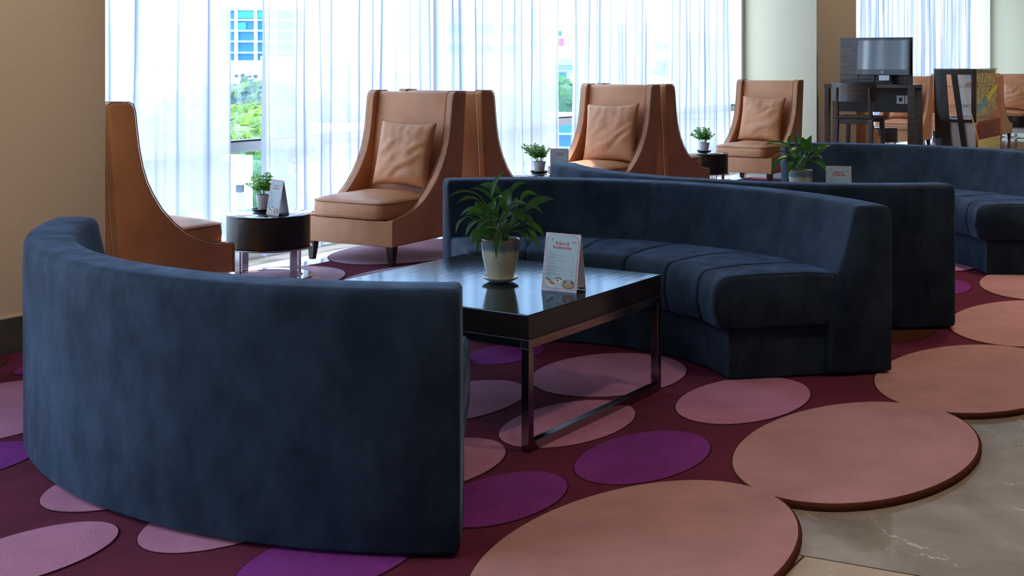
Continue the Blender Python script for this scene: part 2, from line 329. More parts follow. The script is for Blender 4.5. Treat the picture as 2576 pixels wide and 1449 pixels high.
# marble floor of slabs: a brown field, a beige band in front
bm = bmesh.new(); box(bm, UMIN, UMAX, VMIN, VGL+.15, ZF-.1, ZF)
floor = struct(link('floor', bm, 'marble', rz=GR, smooth=False))
def fl_poly(name, pts, z0, z1, mat):
    bm = bmesh.new(); prism(bm, pts, z0, z1); o = link(name, bm, mat, smooth=False, parent=floor); o.rotation_euler = (0, 0, -GR); return o
uvbox('ceiling', UMIN, UMAX, VMIN, VGL+.2, CEIL, CEIL+.12, 'ceil')
uvbox('wall_far', UMAX, UMAX+.15, VMIN, VGL+.2, ZF-.1, CEIL, 'wall_light')
uvbox('wall_near', UMIN-.15, UMIN, VMIN, VGL+.2, ZF-.1, CEIL, 'wall_dark')
uvbox('wall_inner', UMIN, UMAX, VMIN-.15, VMIN, ZF-.1, CEIL, 'wall_dark')
def pillar(name, u0, u1, v0, mat_side, mat_end, skirt):
    bm = bmesh.new()
    box(bm, u0, u1, v0, VGL+.15, ZF-.1, CEIL)
    bm.faces.ensure_lookup_table()
    for f in bm.faces:
        f.normal_update()
        f.material_index = 1 if abs(f.normal.x) > .5 else 0  # shade of faces turned from the window put into the side colour
    o = struct(link(name, bm, rz=GR, smooth=False, mats=[mat_side, mat_end]))
    bm = bmesh.new(); box(bm, u0-.012, u1+.012, v0-.012, VGL+.1, ZF, .155)
    s = struct(link(skirt, bm, 'base', rz=GR, smooth=False, bevel=.002))
    bm = bmesh.new(); box(bm, u0-.014, u1+.014, v0-.014, VGL+.1, .155, .163); link('skirting_cap', bm, 'wall', parent=s, smooth=False)
    return o
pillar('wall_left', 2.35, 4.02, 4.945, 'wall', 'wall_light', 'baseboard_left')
pillar('wall_middle', 14.33, 15.8, 5.05, 'wall_shaded', 'wall_light', 'baseboard_middle')
pillar('wall_right', 27.6, 29.2, 4.6, 'wall_shaded', 'wall_light', 'baseboard_right')
# windows: frame with sill rail, mullions and panes
def window(name, u0, u1, mull):
    e = bpy.data.objects.new(name, None); COL.objects.link(e); e.rotation_euler = (0, 0, GR); struct(e)
    bm = bmesh.new(); box(bm, u0, u1, VGL-.03, VGL+.06, .700, .768); link('sill_rail', bm, 'alu', e, smooth=False, bevel=.003)
    bm = bmesh.new(); box(bm, u0, u1, VGL-.03, VGL+.05, .769, .779); link('gasket', bm, 'blackline', e, smooth=False)
    bm = bmesh.new(); box(bm, u0, u1, VGL-.03, VGL+.06, ZF, .03); link('bottom_rail', bm, 'alu', e, smooth=False)
    bm = bmesh.new(); box(bm, u0, u1, VGL-.03, VGL+.06, CEIL-.07, CEIL); link('head_rail', bm, 'alu', e, smooth=False)
    for m_ in mull:
        bm = bmesh.new(); box(bm, m_-.03, m_+.03, VGL-.1, VGL+.06, 0, CEIL-.05); link('mullion', bm, 'alu', e, smooth=False, bevel=.004)
    ed = [u0]+[m_ for m_ in mull]+[u1]
    for a, b in zip(ed, ed[1:]):
        bm = bmesh.new(); box(bm, a+.01, b-.01, VGL+.01, VGL+.018, .02, CEIL-.05); link('pane', bm, 'pane', e, smooth=False)
    return e
window('window_1', 4.02, 14.33, [4.05, 8.05, 14.27])
window('window_2', 15.8, 27.6, [15.84, 27.5])
window('window_3', 29.2, 36.0, [32.6])
window('window_4', UMIN, 2.35, [-2.9, -.3])

# ------------------------------------------------------------------ carpet: plum field, lobes over its edge, oval inlays
CA = radians(55.3)
ov = [ # x, y, half length, colour, (aspect)
 (.205, 4.531, .340, 'k'), (.434, 4.148, .320, 'm'), (.893, 4.845, .382, 'k'), (2.423, 7.237, .328, 'm'), (-.03, 5.60, .24, 'm'),
 (-.201, 4.822, .351, 'k'), (-.266, 4.052, .332, 'k'), (-.032, 3.747, .273, 'm'), (-2.004, 4.623, .637, 'k'), (-1.782, 4.061, .277, 'm'),
 (-1.139, 3.948, .362, 'k'), (-1.277, 3.317, .267, 'k'), (-.783, 3.615, .327, 'k'), (-.470, 3.301, .307, 'm'), (1.827, 6.119, .369, 'r'),
 (-2.398, 5.254, .303, 'r'), (-1.967, 5.357, .161, 'm'), (.405, 5.238, .398, 'k', .74), (3.162, 7.39, .652, 'k'), (2.584, 6.274, .636, 'k'),
 (1.913, 5.204, .640, 'k'), (1.166, 4.244, .630, 'k'), (.347, 3.350, .627, 'k'),
 (-.62, 2.42, .62, 'k'), (3.95, 8.45, .64, 'k'), (4.62, 9.5, .64, 'k'), (5.25, 10.55, .6, 'k'),
 (-1.50, 7.42, .62, 'l', .66), (-.72, 8.62, .64, 'l', .66), (.02, 9.75, .6, 'l'), (-.62, 7.62, .52, 'l'), (.7, 10.6, .6, 'l'), (-2.15, 6.6, .45, 'l'), (1.5, 11.7, .6, 'l'),
]
random.seed(5)
def sc(x, y): 
    a = x*cos(CA)+y*sin(CA); b = -x*sin(CA)+y*cos(CA); return a, b/.58
for _ in range(2600):
    u = random.uniform(-1.5, 13.2); v = random.uniform(1.75, 5.4); w = W(u, v); r = random.choice([.2, .26, .32, .38])
    if w.y < 3.0 and w.x > -1.2: continue
    a, b = sc(w.x, w.y)
    vis_front = w.y < 5.9 and w.x > -2.3 and w.x < 1.4            # everything there has been measured
    if vis_front or (2.0 < u < 4.4 and v > 4.55): continue
    ok = True
    for q in ov:
        qa, qb = sc(q[0], q[1])
        if sqrt((a-qa)**2+(b-qb)**2) < q[2]+r+.035: ok = False; break
    if ok: ov.append((w.x, w.y, r, random.choice('kkm')))
bm = bmesh.new()
def uv2(pts): return [tuple(W(*p)[:2]) for p in pts]
edge = uv2([(-3, 5.46), (2.32, 5.46), (2.32, 4.92), (4.05, 4.92), (4.05, 5.46), (13.35, 5.46), (13.35, 1.28), (4.8, 1.28), (3.7, 1.44), (-3, 1.5)])
prism(bm, edge, ZF, 0.0, mi=0)
for i, q in enumerate(ov):
    asp = q[4] if len(q) > 4 else .58
    lobe = W(0, 0) is None
    uvv = -UY*q[0]+UX*q[1]
    on_edge = uvv < 1.75
    zt = .0016 + .00035*(i % 4) + (.0015 if on_edge else 0) + .00004*i
    mi = {'k': 1 if on_edge else 6, 'm': 2, 'l': 4, 'r': 5}[q[3]]  # inner pink ovals take a mauve copy with cool window light in its colour
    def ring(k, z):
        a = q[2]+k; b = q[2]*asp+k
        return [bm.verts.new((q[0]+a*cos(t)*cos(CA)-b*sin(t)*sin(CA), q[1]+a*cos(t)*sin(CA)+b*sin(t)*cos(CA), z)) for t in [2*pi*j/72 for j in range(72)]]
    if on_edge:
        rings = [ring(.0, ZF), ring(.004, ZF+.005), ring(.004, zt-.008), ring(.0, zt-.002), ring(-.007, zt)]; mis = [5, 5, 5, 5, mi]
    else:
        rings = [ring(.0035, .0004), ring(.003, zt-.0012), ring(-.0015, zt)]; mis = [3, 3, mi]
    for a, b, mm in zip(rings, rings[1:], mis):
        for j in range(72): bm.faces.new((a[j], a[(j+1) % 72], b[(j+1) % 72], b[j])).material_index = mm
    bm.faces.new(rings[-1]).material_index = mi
carpet = link('carpet', bm, smooth=False, mats=['plum', 'pink', 'magenta', 'groove', 'lilac', 'rust', 'pink_daylit'])
tag(carpet, 'plum carpet with pink and purple oval pattern and a scalloped edge over the marble', 'carpet')

# beige marble band and joints on the floor in front, bottom right of the view
o = fl_poly('marble_band', [(.5, 3.36), (.765, 3.36), (1.16, 3.16), (3.4, 2.05), (3.2, -4), (-6, -4), (-6, 1.2), (-1.0, 1.6)], ZF-.05, ZF+.0012, 'marble2')
bm = bmesh.new()
def strip(bm, p, q, w, z0, z1):
    p = Vector((*p, 0)); q = Vector((*q, 0)); d = (q-p).normalized(); n = Vector((-d.y, d.x, 0))*w/2
    hexa(bm, [(*(p+n)[:2], z0), (*(p-n)[:2], z0), (*(q-n)[:2], z0), (*(q+n)[:2], z0)], [(*(p+n)[:2], z1), (*(p-n)[:2], z1), (*(q-n)[:2], z1), (*(q+n)[:2], z1)])
strip(bm, (.765, 3.36), (3.4, 2.05), .004, ZF, ZF+.002)
strip(bm, (.775, 3.35), (.30, 2.60), .006, ZF, ZF+.002)
for k in range(1, 9):
    p = Vector((.765, 3.36)) + Vector((.8949, -.4449))*0
for v in (-.9, -2.1, -3.3):
    a, b = W(2, v), W(20, v); strip(bm, a[:2], b[:2], .003, ZF, ZF+.0008)
for u in (7.2, 8.7, 10.2, 11.7, 13.2, 14.7, 16.2, 17.7, 19.2, 20.7, 22.2, 23.7, 25.2):
    a, b = W(u, -4), W(u, 1.2 if u < 13.4 else 5.6); strip(bm, a[:2], b[:2], .003, ZF, ZF+.0008)
o = link('floor_joint', bm, 'joint', smooth=False, parent=floor); o.rotation_euler = (0, 0, -GR)

# ------------------------------------------------------------------ curved sofas
def arc_sweep(bm, cx, cy, a0, a1, prof, ext, seams=(), depth=.007, n=56, endround=None, mi=0):
    """prof: closed (r, z) polygon; ends cut parallel to the end radius, ext metres past it."""
    rc = sum(p[0] for p in prof)/len(prof); zc = sum(p[1] for p in prof)/len(prof)
    ts = [i/n for i in range(n+1)]
    for s in seams:
        c = (s-a0)/(a1-a0)
        for d in (-.012, -.006, -.003, 0, .003, .006, .012): ts.append(c+d)
    ts = sorted(t for t in set(ts) if 0 <= t <= 1)
    st = [(t, 0, 0) for t in ts]
    if endround:
        pre = [(0, -e, k) for e, k in reversed(endround)]; post = [(1, e, k) for e, k in endround]
        st = pre+st+post
    rings = []
    for t, e, shr in st:
        ring = []
        g = 0
        for s in seams:
            dd = (a0+t*(a1-a0)-s)*rc
            g = max(g, exp(-(dd/.008)**2))
        for r, z in prof:
            rr, zz = r, z
            if shr or g:
                k = shr + g*depth
                d = Vector((r-rc, z-zc)); ln = d.length
                rr = rc+d.x*(1-k/max(ln, .05)); zz = zc+d.y*(1-k/max(ln, .05))
            x = (ext*(2*t-1))+e                               # metres along the tangent
            if 0 < t < 1: x = ext*(2*t-1)
            a = a0+t*(a1-a0)+x/max(r, .3)
            ring.append(bm.verts.new((cx+rr*cos(a), cy+rr*sin(a), zz)))
        rings.append(ring)
    m = len(prof)
    for a, b in zip(rings, rings[1:]):
        for i in range(m): bm.faces.new((a[i], a[(i+1) % m], b[(i+1) % m], b[i])).material_index = mi
    bm.faces.new(rings[0]).material_index = mi; bm.faces.new(rings[-1][::-1]).material_index = mi
def rounded(pts, rad, seg=4):
    out = []; n = len(pts)
    for i, p in enumerate(pts):
        r = rad[i] if isinstance(rad, (list, tuple)) else rad
        p = Vector(p); a = Vector(pts[i-1]); b = Vector(pts[(i+1) % n])
        if r <= 0: out.append(tuple(p)); continue
        da = (a-p).normalized(); db = (b-p).normalized()
        r_ = min(r, (a-p).length*.49, (b-p).length*.49)
        s, e = p+da*r_, p+db*r_
        for k in range(seg+1):
            t = k/seg; out.append(tuple((1-t)**2*s+2*t*(1-t)*p+t*t*e))
    return out
BACK = rounded([(1.57, .012), (1.572, .60), (1.568, .702), (1.402, .700), (1.385, .62), (1.355, .50), (1.315, .40), (1.288, .30), (1.285, .012)], [.01, .0, .035, .03, 0, 0, 0, 0, .01])
SEATP = rounded([(.815, .212), (.79, .30), (.80, .425), (1.00, .438), (1.20, .436), (1.335, .425), (1.31, .212)], [.02, .0, .085, .0, .0, .02, .02], 7)
BASEP = rounded([(.865, .006), (.865, .208), (1.30, .208), (1.30, .006)], .006)
def sofa(cx, cy, a0, a1, label, bseam=()):
    """angles in degrees, a0 < a1"""
    e = empty('curved_sofa', (cx, cy, 0)); tag(e, label, 'sofa', 'curved blue velvet sofas around the coffee tables')
    A0, A1 = radians(a0), radians(a1); mid = (A0+A1)/2
    bm = bmesh.new(); arc_sweep(bm, 0, 0, A0, A1, BACK, .05, seams=[radians(q) for q in bseam], depth=.004, n=64, endround=[(.008, .004), (.014, .014)]); link('backrest', bm, 'velvet', e, auto=50)
    bm = bmesh.new(); arc_sweep(bm, 0, 0, A0, A1, BASEP, .03, n=48); link('base', bm, 'velvet', e, bevel=.004, auto=50)
    se = [A0+radians(d) for d in (10.5, 26.5, 42.5, 58.5, 74.5) if a0+d < a1-6]
    bm = bmesh.new(); arc_sweep(bm, 0, 0, A0, A1, SEATP, .03, seams=se, depth=.010, n=56, endround=[(.014, .004), (.026, .012), (.034, .026)]); link('seat_cushion', bm, 'velvet', e, auto=60)
    for A, sg in ((A0, -1), (A1, 1)):
        bm = bmesh.new(); pts = []
        for r, z in SEATP[:-8]:
            d = Vector((r-1.06, z-.33)); k = 1-.006/d.length; r2, z2 = 1.06+d.x*k, .33+d.y*k
            a = A+sg*.050/r; pts.append((r2*cos(a), r2*sin(a), z2))
        tube(bm, pts[6:], .0025, 5); link('piping', bm, 'velvet', e)
    return e
sofa(-.20, 4.856, 182, 270, 'blue velvet curved sofa in the left foreground seen from behind')
sofa(.03, 4.98, 11.6, 102, 'blue velvet curved sofa behind the nearest coffee table, its seat facing us', (61.8,))
sofa(1.782, 7.644, 190, 281.4, 'blue velvet curved sofa seen from behind, in front of the second coffee table')
sofa(2.03, 7.77, -5, 89, 'blue velvet curved sofa at the right edge, facing us behind the second peace lily')

# ------------------------------------------------------------------ coffee tables
def coffee_table(cx, cy, ang, label):
    e = empty('coffee_table', (cx, cy, 0), radians(ang)); tag(e, label, 'table', 'square coffee tables between the sofas')
    h = .480
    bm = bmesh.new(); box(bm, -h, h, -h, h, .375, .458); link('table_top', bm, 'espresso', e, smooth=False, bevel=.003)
    t = .030
    bm = bmesh.new()
    for s in (-1, 1):
        y0, y1 = (-h, -h+t) if s < 0 else (h-t, h)
        box(bm, -h, h, y0, y1, .345, .3745); box(bm, y0, y1, -h+t, h-t, .345, .3745)
    link('top_rail', bm, 'darkchrome', e, smooth=False, bevel=.0015)
    for sx in (-1, 1):
        for sy in (-1, 1):
            x0, x1 = (-h, -h+t) if sx < 0 else (h-t, h); y0, y1 = (-h, -h+t) if sy < 0 else (h-t, h)
            bm = bmesh.new(); box(bm, x0, x1, y0, y1, .0, .345); link('leg', bm, 'darkchrome', e, smooth=False, bevel=.0015)
    for s in (-1, 1):
        y0, y1 = (-h, -h+t) if s < 0 else (h-t, h)
        bm = bmesh.new(); box(bm, -h+t, h-t, y0, y1, .002, .032); link('bottom_rail', bm, 'darkchrome', e, smooth=False, bevel=.0015)
    return e
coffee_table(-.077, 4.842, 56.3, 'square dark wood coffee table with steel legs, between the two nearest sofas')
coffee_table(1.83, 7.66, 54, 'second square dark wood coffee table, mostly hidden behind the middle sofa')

# ------------------------------------------------------------------ leather armchairs
PROF = [(0, .128), (0, .292), (.06, .296), (.157, .314), (.25, .342), (.342, .385), (.43, .447), (.516, .530), (.576, .612), (.615, .68), (.645, .76), (.668, .86), (.684, .967), (.694, 1.045), (.708, 1.080), (.735, 1.092), (.845, 1.094), (.866, 1.085), (.862, 1.05), (.83, .68), (.797, .32), (.78, .128)]
WD, TH = .72, .062
def soft_box(bm, sx, sy, z0, z1, crown, e=.03, n=14, pinch=0):
    """cushion: rounded box in plan with a crowned top"""
    def plan(t):                                       # superellipse
        c, s = cos(t), sin(t); p = 2/7
        return (sx*math.copysign(abs(c)**p, c), sy*math.copysign(abs(s)**p, s))
    K = 80; rings = []
    lv = [(.93, z0), (.985, z0+.004), (1.0, z0+.018), (1.008, (z0+z1)/2), (1.0, z1-.016), (.985, z1-.003), (.95, z1+.008)]
    for k, z in lv: rings.append([bm.verts.new((plan(2*pi*i/K)[0]*k, plan(2*pi*i/K)[1]*k, z)) for i in range(K)])
    for k in (.85, .7, .5, .3, .12):
        zz = z1+.008+crown*(1-(k/.95)**2.2)
        rings.append([bm.verts.new((plan(2*pi*i/K)[0]*k, plan(2*pi*i/K)[1]*k, zz)) for i in range(K)])
    for a, b in zip(rings, rings[1:]):
        for i in range(K): bm.faces.new((a[i], a[(i+1) % K], b[(i+1) % K], b[i]))
    bm.faces.new(rings[0][::-1]); bm.faces.new(rings[-1])
    return plan
def make_armchair():
    e = empty('armchair')
    bp = [(y-.43, z) for y, z in PROF]
    for s in (-1, 1):
        bm = bmesh.new(); x0, x1 = (-WD/2, -WD/2+TH) if s < 0 else (WD/2-TH, WD/2)
        prism(bm, bp, x0, x1, 'x'); link('side_panel', bm, 'leather', e, bevel=.014, bseg=4, auto=50)
        bm = bmesh.new()
        bm.free()
        for xo in (x0+.003, x1-.003):
            bm = bmesh.new(); tube(bm, [(xo, y-.001, z+.001) for y, z in bp[1:18]], .0032, 6); link('piping', bm, 'leather_seam', e)
    bm = bmesh.new(); prism(bm, [(y-.43, z) for y, z in [(.60, .29), (.655, .55), (.745, 1.072), (.765, 1.088), (.84, 1.088), (.857, 1.07), (.79, .30), (.77, .13), (.6, .13)]], -WD/2+TH-.004, WD/2-TH+.004, 'x')
    link('backrest', bm, 'leather', e, bevel=.01, auto=50)
    bm = bmesh.new(); a_, b_ = WD/2, WD/2-TH+.002; prism(bm, [(-a_, -.440), (a_, -.440), (a_, -.4305), (b_, -.4305), (b_, .19), (-b_, .19), (-b_, -.4305), (-a_, -.4305)], .128, .290); link('seat_base', bm, 'leather', e, bevel=.004, auto=50)
    for s in (-1, 1):
        bm = bmesh.new(); tube(bm, [(s*(WD/2-.002), -.4385, .13), (s*(WD/2-.002), -.4385, .287)], .0022, 5); link('base_seam', bm, 'leather_seam', e)
    bm = bmesh.new(); plan = soft_box(bm, .304, .315, .292, .398, .040)
    for v in bm.verts:
        v.co.y += -.135
        v.co.z += .006*noise.noise(Vector((v.co.x*7, v.co.y*7, 1.3)))
    c = link('seat_cushion', bm, 'leather', e, auto=70)
    for z in (.394, .300):
        bm = bmesh.new(); tube(bm, [(plan(2*pi*i/80)[0]*.997, plan(2*pi*i/80)[1]*.997-.135, z) for i in range(80)], .0042, 6, True)
        link('piping', bm, 'leather_seam', c)
    for sx in (-1, 1):
        for y in (-.385, .30):
            bm = bmesh.new(); x = sx*.315
            k = .028; k2 = .017
            top = [(x-k, y-k, .13), (x+k, y-k, .13), (x+k, y+k, .13), (x-k, y+k, .13)]
            xo, yo = x+sx*.004, y-.004 if y < 0 else y+.02
            bot = [(xo-k2, yo-k2, 0), (xo+k2, yo-k2, 0), (xo+k2, yo+k2, 0), (xo-k2, yo+k2, 0)]
            hexa(bm, bot, top); link('leg', bm, 'leg_wood', e, smooth=False, bevel=.002)
    return e
def copy_tree(o, parent=None):
    c = o.copy(); COL.objects.link(c); c.parent = parent
    for ch in list(o.children): copy_tree(ch, c)
    return c
def make_pillow(seed, S=.235):
    bm = bmesh.new(); n = 36
    def f(sg):
        def g(a, b):
            x, y = 2*a-1, 2*b-1
            px = S*x*(1-.075*(1-y*y)); py = S*y*(1-.075*(1-x*x))
            th = .078*(max(0, (1-x*x))**.42)*(max(0, (1-y*y))**.42)
            ed = (1-abs(x)**3)*(1-abs(y)**3)
            ang = math.atan2(y, x); rr = sqrt(x*x+y*y)
            w_ = noise.noise(Vector((x*1.5+seed, y*1.5, 5)))
            th += ed*.016*noise.noise(Vector(((x+.4*y)*1.6+seed, (y-.5*x)*3.6+w_, sg*3)))
            th += .006*(max(0, y)**2)*ed*sin(x*19+seed*3+3*w_) + .010*max(0, x-.1)*ed*sin(y*13-x*5+seed+4*w_)
            return (px, sg*th, py)
        return g
    grid_surface(bm, f(-1), n, n); grid_surface(bm, f(1), n, n)
    bmesh.ops.remove_doubles(bm, verts=bm.verts[:], dist=.0006)
    return bm
chair0 = make_armchair()
first_chair = [True]
def place_chair(cx, cy, th, face, label, z=0.0, pillow=None, wscale=1.0):
    """(cx, cy): front corner of the base on the room side; th: row angle; face +1 looks along +u, -1 along -u"""
    t = radians(th); u = Vector((cos(t), sin(t), 0)); v = Vector((-sin(t), cos(t), 0))
    c = Vector((cx, cy, 0)) + v*(WD/2) - u*face*.43
    c.z = z
    r = t-pi/2 if face < 0 else t+pi/2
    o = chair0 if first_chair[0] else copy_tree(chair0)
    first_chair[0] = False
    o.location = c; o.rotation_euler = (0, 0, r)
    tag(o, label, 'armchair', 'tan leather armchairs along the window')
    if pillow:
        p = link('throw_pillow', make_pillow(pillow[1], pillow[4] if len(pillow) > 4 else .235), 'leather', auto=180)
        q = Matrix.Translation(c) @ Matrix.Rotation(r, 4, 'Z') @ Matrix.Translation((pillow[2] if len(pillow) > 2 else 0, .125, .672)) @ Matrix.Rotation(radians(-13), 4, 'X') @ Matrix.Rotation(radians(pillow[3] if len(pillow) > 3 else 0), 4, 'Y')
        p.matrix_world = q
        tag(p, pillow[0], 'pillow', 'leather pillows on the armchairs')
    return o
place_chair(-1.544, 6.991, 58, 1, 'tan leather armchair in profile at the left, partly behind the big pillar', pillow=None)
place_chair(-.744, 7.91, 60, -1, 'tan leather armchair facing the nearest round table, nearest chair with a pillow', pillow=('square leather pillow on the armchair by the nearest round table', 1.3, .055, 2, .226))
place_chair(.235, 9.58, 59, 1, 'tan leather armchair turned away, back to back with the nearest pillowed chair')
place_chair(.83, 10.41, 56, -1, 'tan leather armchair behind the nearest long sofa, facing the second round table', pillow=('leather pillow with one corner up on the middle armchair', 4.1, .03, -2, .262))
place_chair(1.865, 11.905, 55, 1, 'tan leather armchair turned away, back to back with the middle pillowed chair')
place_chair(2.694, 13.057, 55, -1, 'tan leather armchair in front of the cream column, by the third round table', pillow=('leather pillow on the armchair in front of the cream column', 7.7, 0, 2, .252))
place_chair(5.98, 18.56, 57, -1, 'tan leather armchair seen through and right of the computer desk', z=ZF, pillow=('leather pillow on the armchair just right of the computer', 9.2, .02, 0))
place_chair(8.32, 20.95, 57, 1, 'tan leather armchair in profile just right of the display case', z=ZF)
place_chair(9.03, 22.05, 57, -1, 'tan leather armchair at the far right edge with its seat toward us', z=ZF, pillow=('leather pillow on the armchair at the far right edge', 11.4, .05, 4))
place_chair(7.61, 21.23, 57, -1, 'tan leather armchair far back, glimpsed only through the display case', z=ZF)

place_chair(*W(16.78, 4.98)[:2], 57, 1, 'tan leather armchair in profile behind the legs of the tall desk', z=ZF)

# ------------------------------------------------------------------ round side tables
def make_drum():
    e = empty('side_table')
    bm = bmesh.new(); lathe(bm, [(0, .188), (.246, .188), (.250, .192), (.250, .370), (.248, .374), (0, .374)], 64); link('drum', bm, 'drum', e)
    bm = bmesh.new(); lathe(bm, [(0, .3742), (.252, .3742), (.256, .377), (.256, .381), (.252, .384), (0, .384)], 64); link('table_top', bm, 'top_glass', e)
    bm = bmesh.new(); lathe(bm, [(.20, .178), (.260, .178), (.262, .180), (.262, .185), (.26, .187), (.20, .187)], 64, closed=True); link('rim_band', bm, 'chrome', e)
    bm = bmesh.new(); lathe(bm, [(.205, .001), (.262, .001), (.264, .004), (.262, .009), (.205, .009)], 64, closed=True); link('base_ring', bm, 'chrome', e)
    for k in range(4):
        bm = bmesh.new(); a = radians(-60+90*k)
        mt = Matrix.Rotation(a, 4, 'Z'); box(bm, .222, .236, -.024, .024, .009, .178, mtx=mt); link('leg', bm, 'chrome', e, smooth=False, bevel=.002)
    return e
drum0 = make_drum(); fd = [True]
def place_drum(x, y, label, z=0):
    o = drum0 if fd[0] else copy_tree(drum0)
    fd[0] = False; o.location = (x, y, z); o.rotation_euler = (0, 0, radians(20)); tag(o, label, 'table', 'round drum side tables between the armchairs'); return o
place_drum(-1.472, 7.62, 'round dark drum table with chrome legs, nearest, between two facing armchairs')
place_drum(.225, 10.22, 'second round dark drum table, its top just above the long sofa')
place_drum(1.91, 12.62, 'third round dark drum table beside the armchair at the cream column')
place_drum(8.62, 21.75, 'round dark drum table at the far right between two armchairs', ZF)

place_drum(*W(17.80, 5.36)[:2], 'round dark drum table seen between the legs of the desk and chair', ZF)

# ------------------------------------------------------------------ menus
def text_mesh(bm, s, x, z, size, mi, y, bold=0, align='CENTER', shear=0):
    cu = bpy.data.curves.new('t', 'FONT'); cu.body = s; cu.size = size; cu.align_x = align; cu.offset = bold; cu.extrude = 0; cu.shear = shear; cu.resolution_u = 3
    o = bpy.data.objects.new('t', cu); COL.objects.link(o)
    dg = bpy.context.evaluated_depsgraph_get(); me = bpy.data.meshes.new_from_object(o.evaluated_get(dg))
    nv = len(bm.verts); nf = len(bm.faces)
    bm.from_mesh(me); bm.verts.ensure_lookup_table(); bm.faces.ensure_lookup_table()
    for v in bm.verts[nv:]: v.co = Vector((x+v.co.x, y, z+v.co.y))
    for f in bm.faces[nf:]: f.material_index = mi
    bpy.data.objects.remove(o); bpy.data.curves.remove(cu); bpy.data.meshes.remove(me)
def disc(bm, x, z, rx, rz_, mi, y, n=20, rot=0):
    vs = [bm.verts.new((x+rx*cos(2*pi*i/n)*cos(rot)-rz_*sin(2*pi*i/n)*sin(rot), y, z+rx*cos(2*pi*i/n)*sin(rot)+rz_*sin(2*pi*i/n)*cos(rot))) for i in range(n)]
    bm.faces.new(vs).material_index = mi
def rectf(bm, x0, x1, z0, z1, mi, y):
    bm.faces.new([bm.verts.new(p) for p in ((x0, y, z0), (x1, y, z0), (x1, y, z1), (x0, y, z1))]).material_index = mi
def make_menu():
    e = empty('table_tent_menu'); w, h, d = .074, .207, .036
    bm = bmesh.new()
    t = .0012
    # two leaning sheets and the notched base flap
    for s in (-1, 1):
        hexa(bm, [(-w, s*d-t/2, 0), (w, s*d-t/2, 0), (w, s*d+t/2, 0), (-w, s*d+t/2, 0)], [(-w, -t/2, h), (w, -t/2, h), (w, t/2, h), (-w, t/2, h)])
    prism(bm, [(-w, -d), (w, -d), (w-.004, -.006), (w-.03, 0), (w-.004, d), (-w, d)], .0115, .0125)
    link('folded_card', bm, 'card', e, smooth=False)
    # printed front: built upright in (x, z), then laid on the leaning sheet
    bm = bmesh.new()
    pts = rounded([(-.066, .010), (.066, .010), (.066, .200), (-.066, .200)], [.004, .004, .022, .022], 6)
    bm.faces.new([bm.verts.new((x, -.0004, z)) for x, z in pts]).material_index = 0
    pts2 = rounded([(-.068, .008), (.068, .008), (.068, .202), (-.068, .202)], [.005, .005, .023, .023], 6)
    bm.faces.new([bm.verts.new((x, -.0002, z)) for x, z in pts2]).material_index = 7
    Y = -.0006
    random.seed(3)
    for k in range(26):
        zz = .008+k*.0077
        for s in (-1, 1):
            if random.random() < .85: disc(bm, s*.0712, zz, .0012, .0019, random.choice([1, 6, 6, 7]), Y, 8)
    for k in range(17):
        xx = -.064+k*.008
        for zz in (.0045, .2045):
            if random.random() < .85: disc(bm, xx, zz, .0022, .0010, random.choice([1, 3, 6]), Y, 8)
    text_mesh(bm, 'Eclairs &', 0, .1655, .0165, 1, Y, .0004)
    text_mesh(bm, 'Profiteroles', 0, .1505, .0165, 1, Y, .0004)
    disc(bm, -.044, .183, .0022, .0042, 2, Y, 10, .5); rectf(bm, -.050, -.038, .1755, .1768, 2, Y)
    for k in range(4): disc(bm, .040+k*.005, .177, .0018, .0026, 2, Y, 8)
    def line(x0, x1, z, h_=.0011): rectf(bm, x0, x1, z, z+h_, 2, Y)
    text_mesh(bm, 'ECLAIRS', -.061, .139, .0055, 2, Y, align='LEFT')
    for z, a, b in ((.1305, -.028, .02), (.120, -.034, -.004), (.1105, -.034, .016)):
        text_mesh(bm, {.1305: 'Chocolate Eclair', .120: 'Caramel Eclair', .1105: 'Vanilla Eclair'}[z], -.061, z, .0052, 2, Y, align='LEFT'); line(-.061, b, z-.0035); line(.045, .051, z-.003, .0018)
    text_mesh(bm, 'PROFITEROLES', -.061, .096, .0055, 2, Y, .0001, align='LEFT')
    for z in (.0865, .0740, .0615):
        text_mesh(bm, {.0865: 'Chocolate Profiterole', .0740: 'Mango Profiterole', .0615: 'Raspberry Profiterole'}[z], -.061, z, .0052, 2, Y, .0001, align='LEFT'); line(-.061, .004, z-.0035); line(-.061, -.04, z-.006); line(.045, .051, z-.004, .0018)
    line(-.061, -.034, .0505)
    # food picture: small eclairs, a plate of cream puffs, a big ring of pastry
    disc(bm, -.040, .026, .022, .010, 5, Y, rot=-.5)
    for x, z in ((-.052, .041), (-.044, .037), (-.036, .029), (-.028, .025)):
        disc(bm, x, z, .007, .0048, 4, Y-.0001); disc(bm, x, z+.0025, .0065, .0028, 3, Y-.0002); disc(bm, x-.002, z+.004, .0022, .0016, 5, Y-.0003, 8)
    disc(bm, -.006, .037, .016, .009, 5, Y)
    for x, z in ((-.015, .044), (-.005, .046), (.004, .043), (-.008, .037)):
        disc(bm, x, z, .0045, .0042, 5, Y-.0001, 12); disc(bm, x, z+.0015, .0042, .0032, 3, Y-.0002, 12)
    disc(bm, .038, .027, .026, .0165, 3, Y-.0003); disc(bm, .038, .029, .024, .0145, 4, Y-.0004); disc(bm, .038, .0335, .021, .011, 3, Y-.0005)
    for k in range(5): disc(bm, .038, .026+k*.004, .018-.0015*k, .0011, 5, Y-.0006)
    for v in bm.verts:
        z = v.co.z; k = z/h
        off = v.co.y
        v.co.y = -d*(1-k) - t/2 - .0003 + off
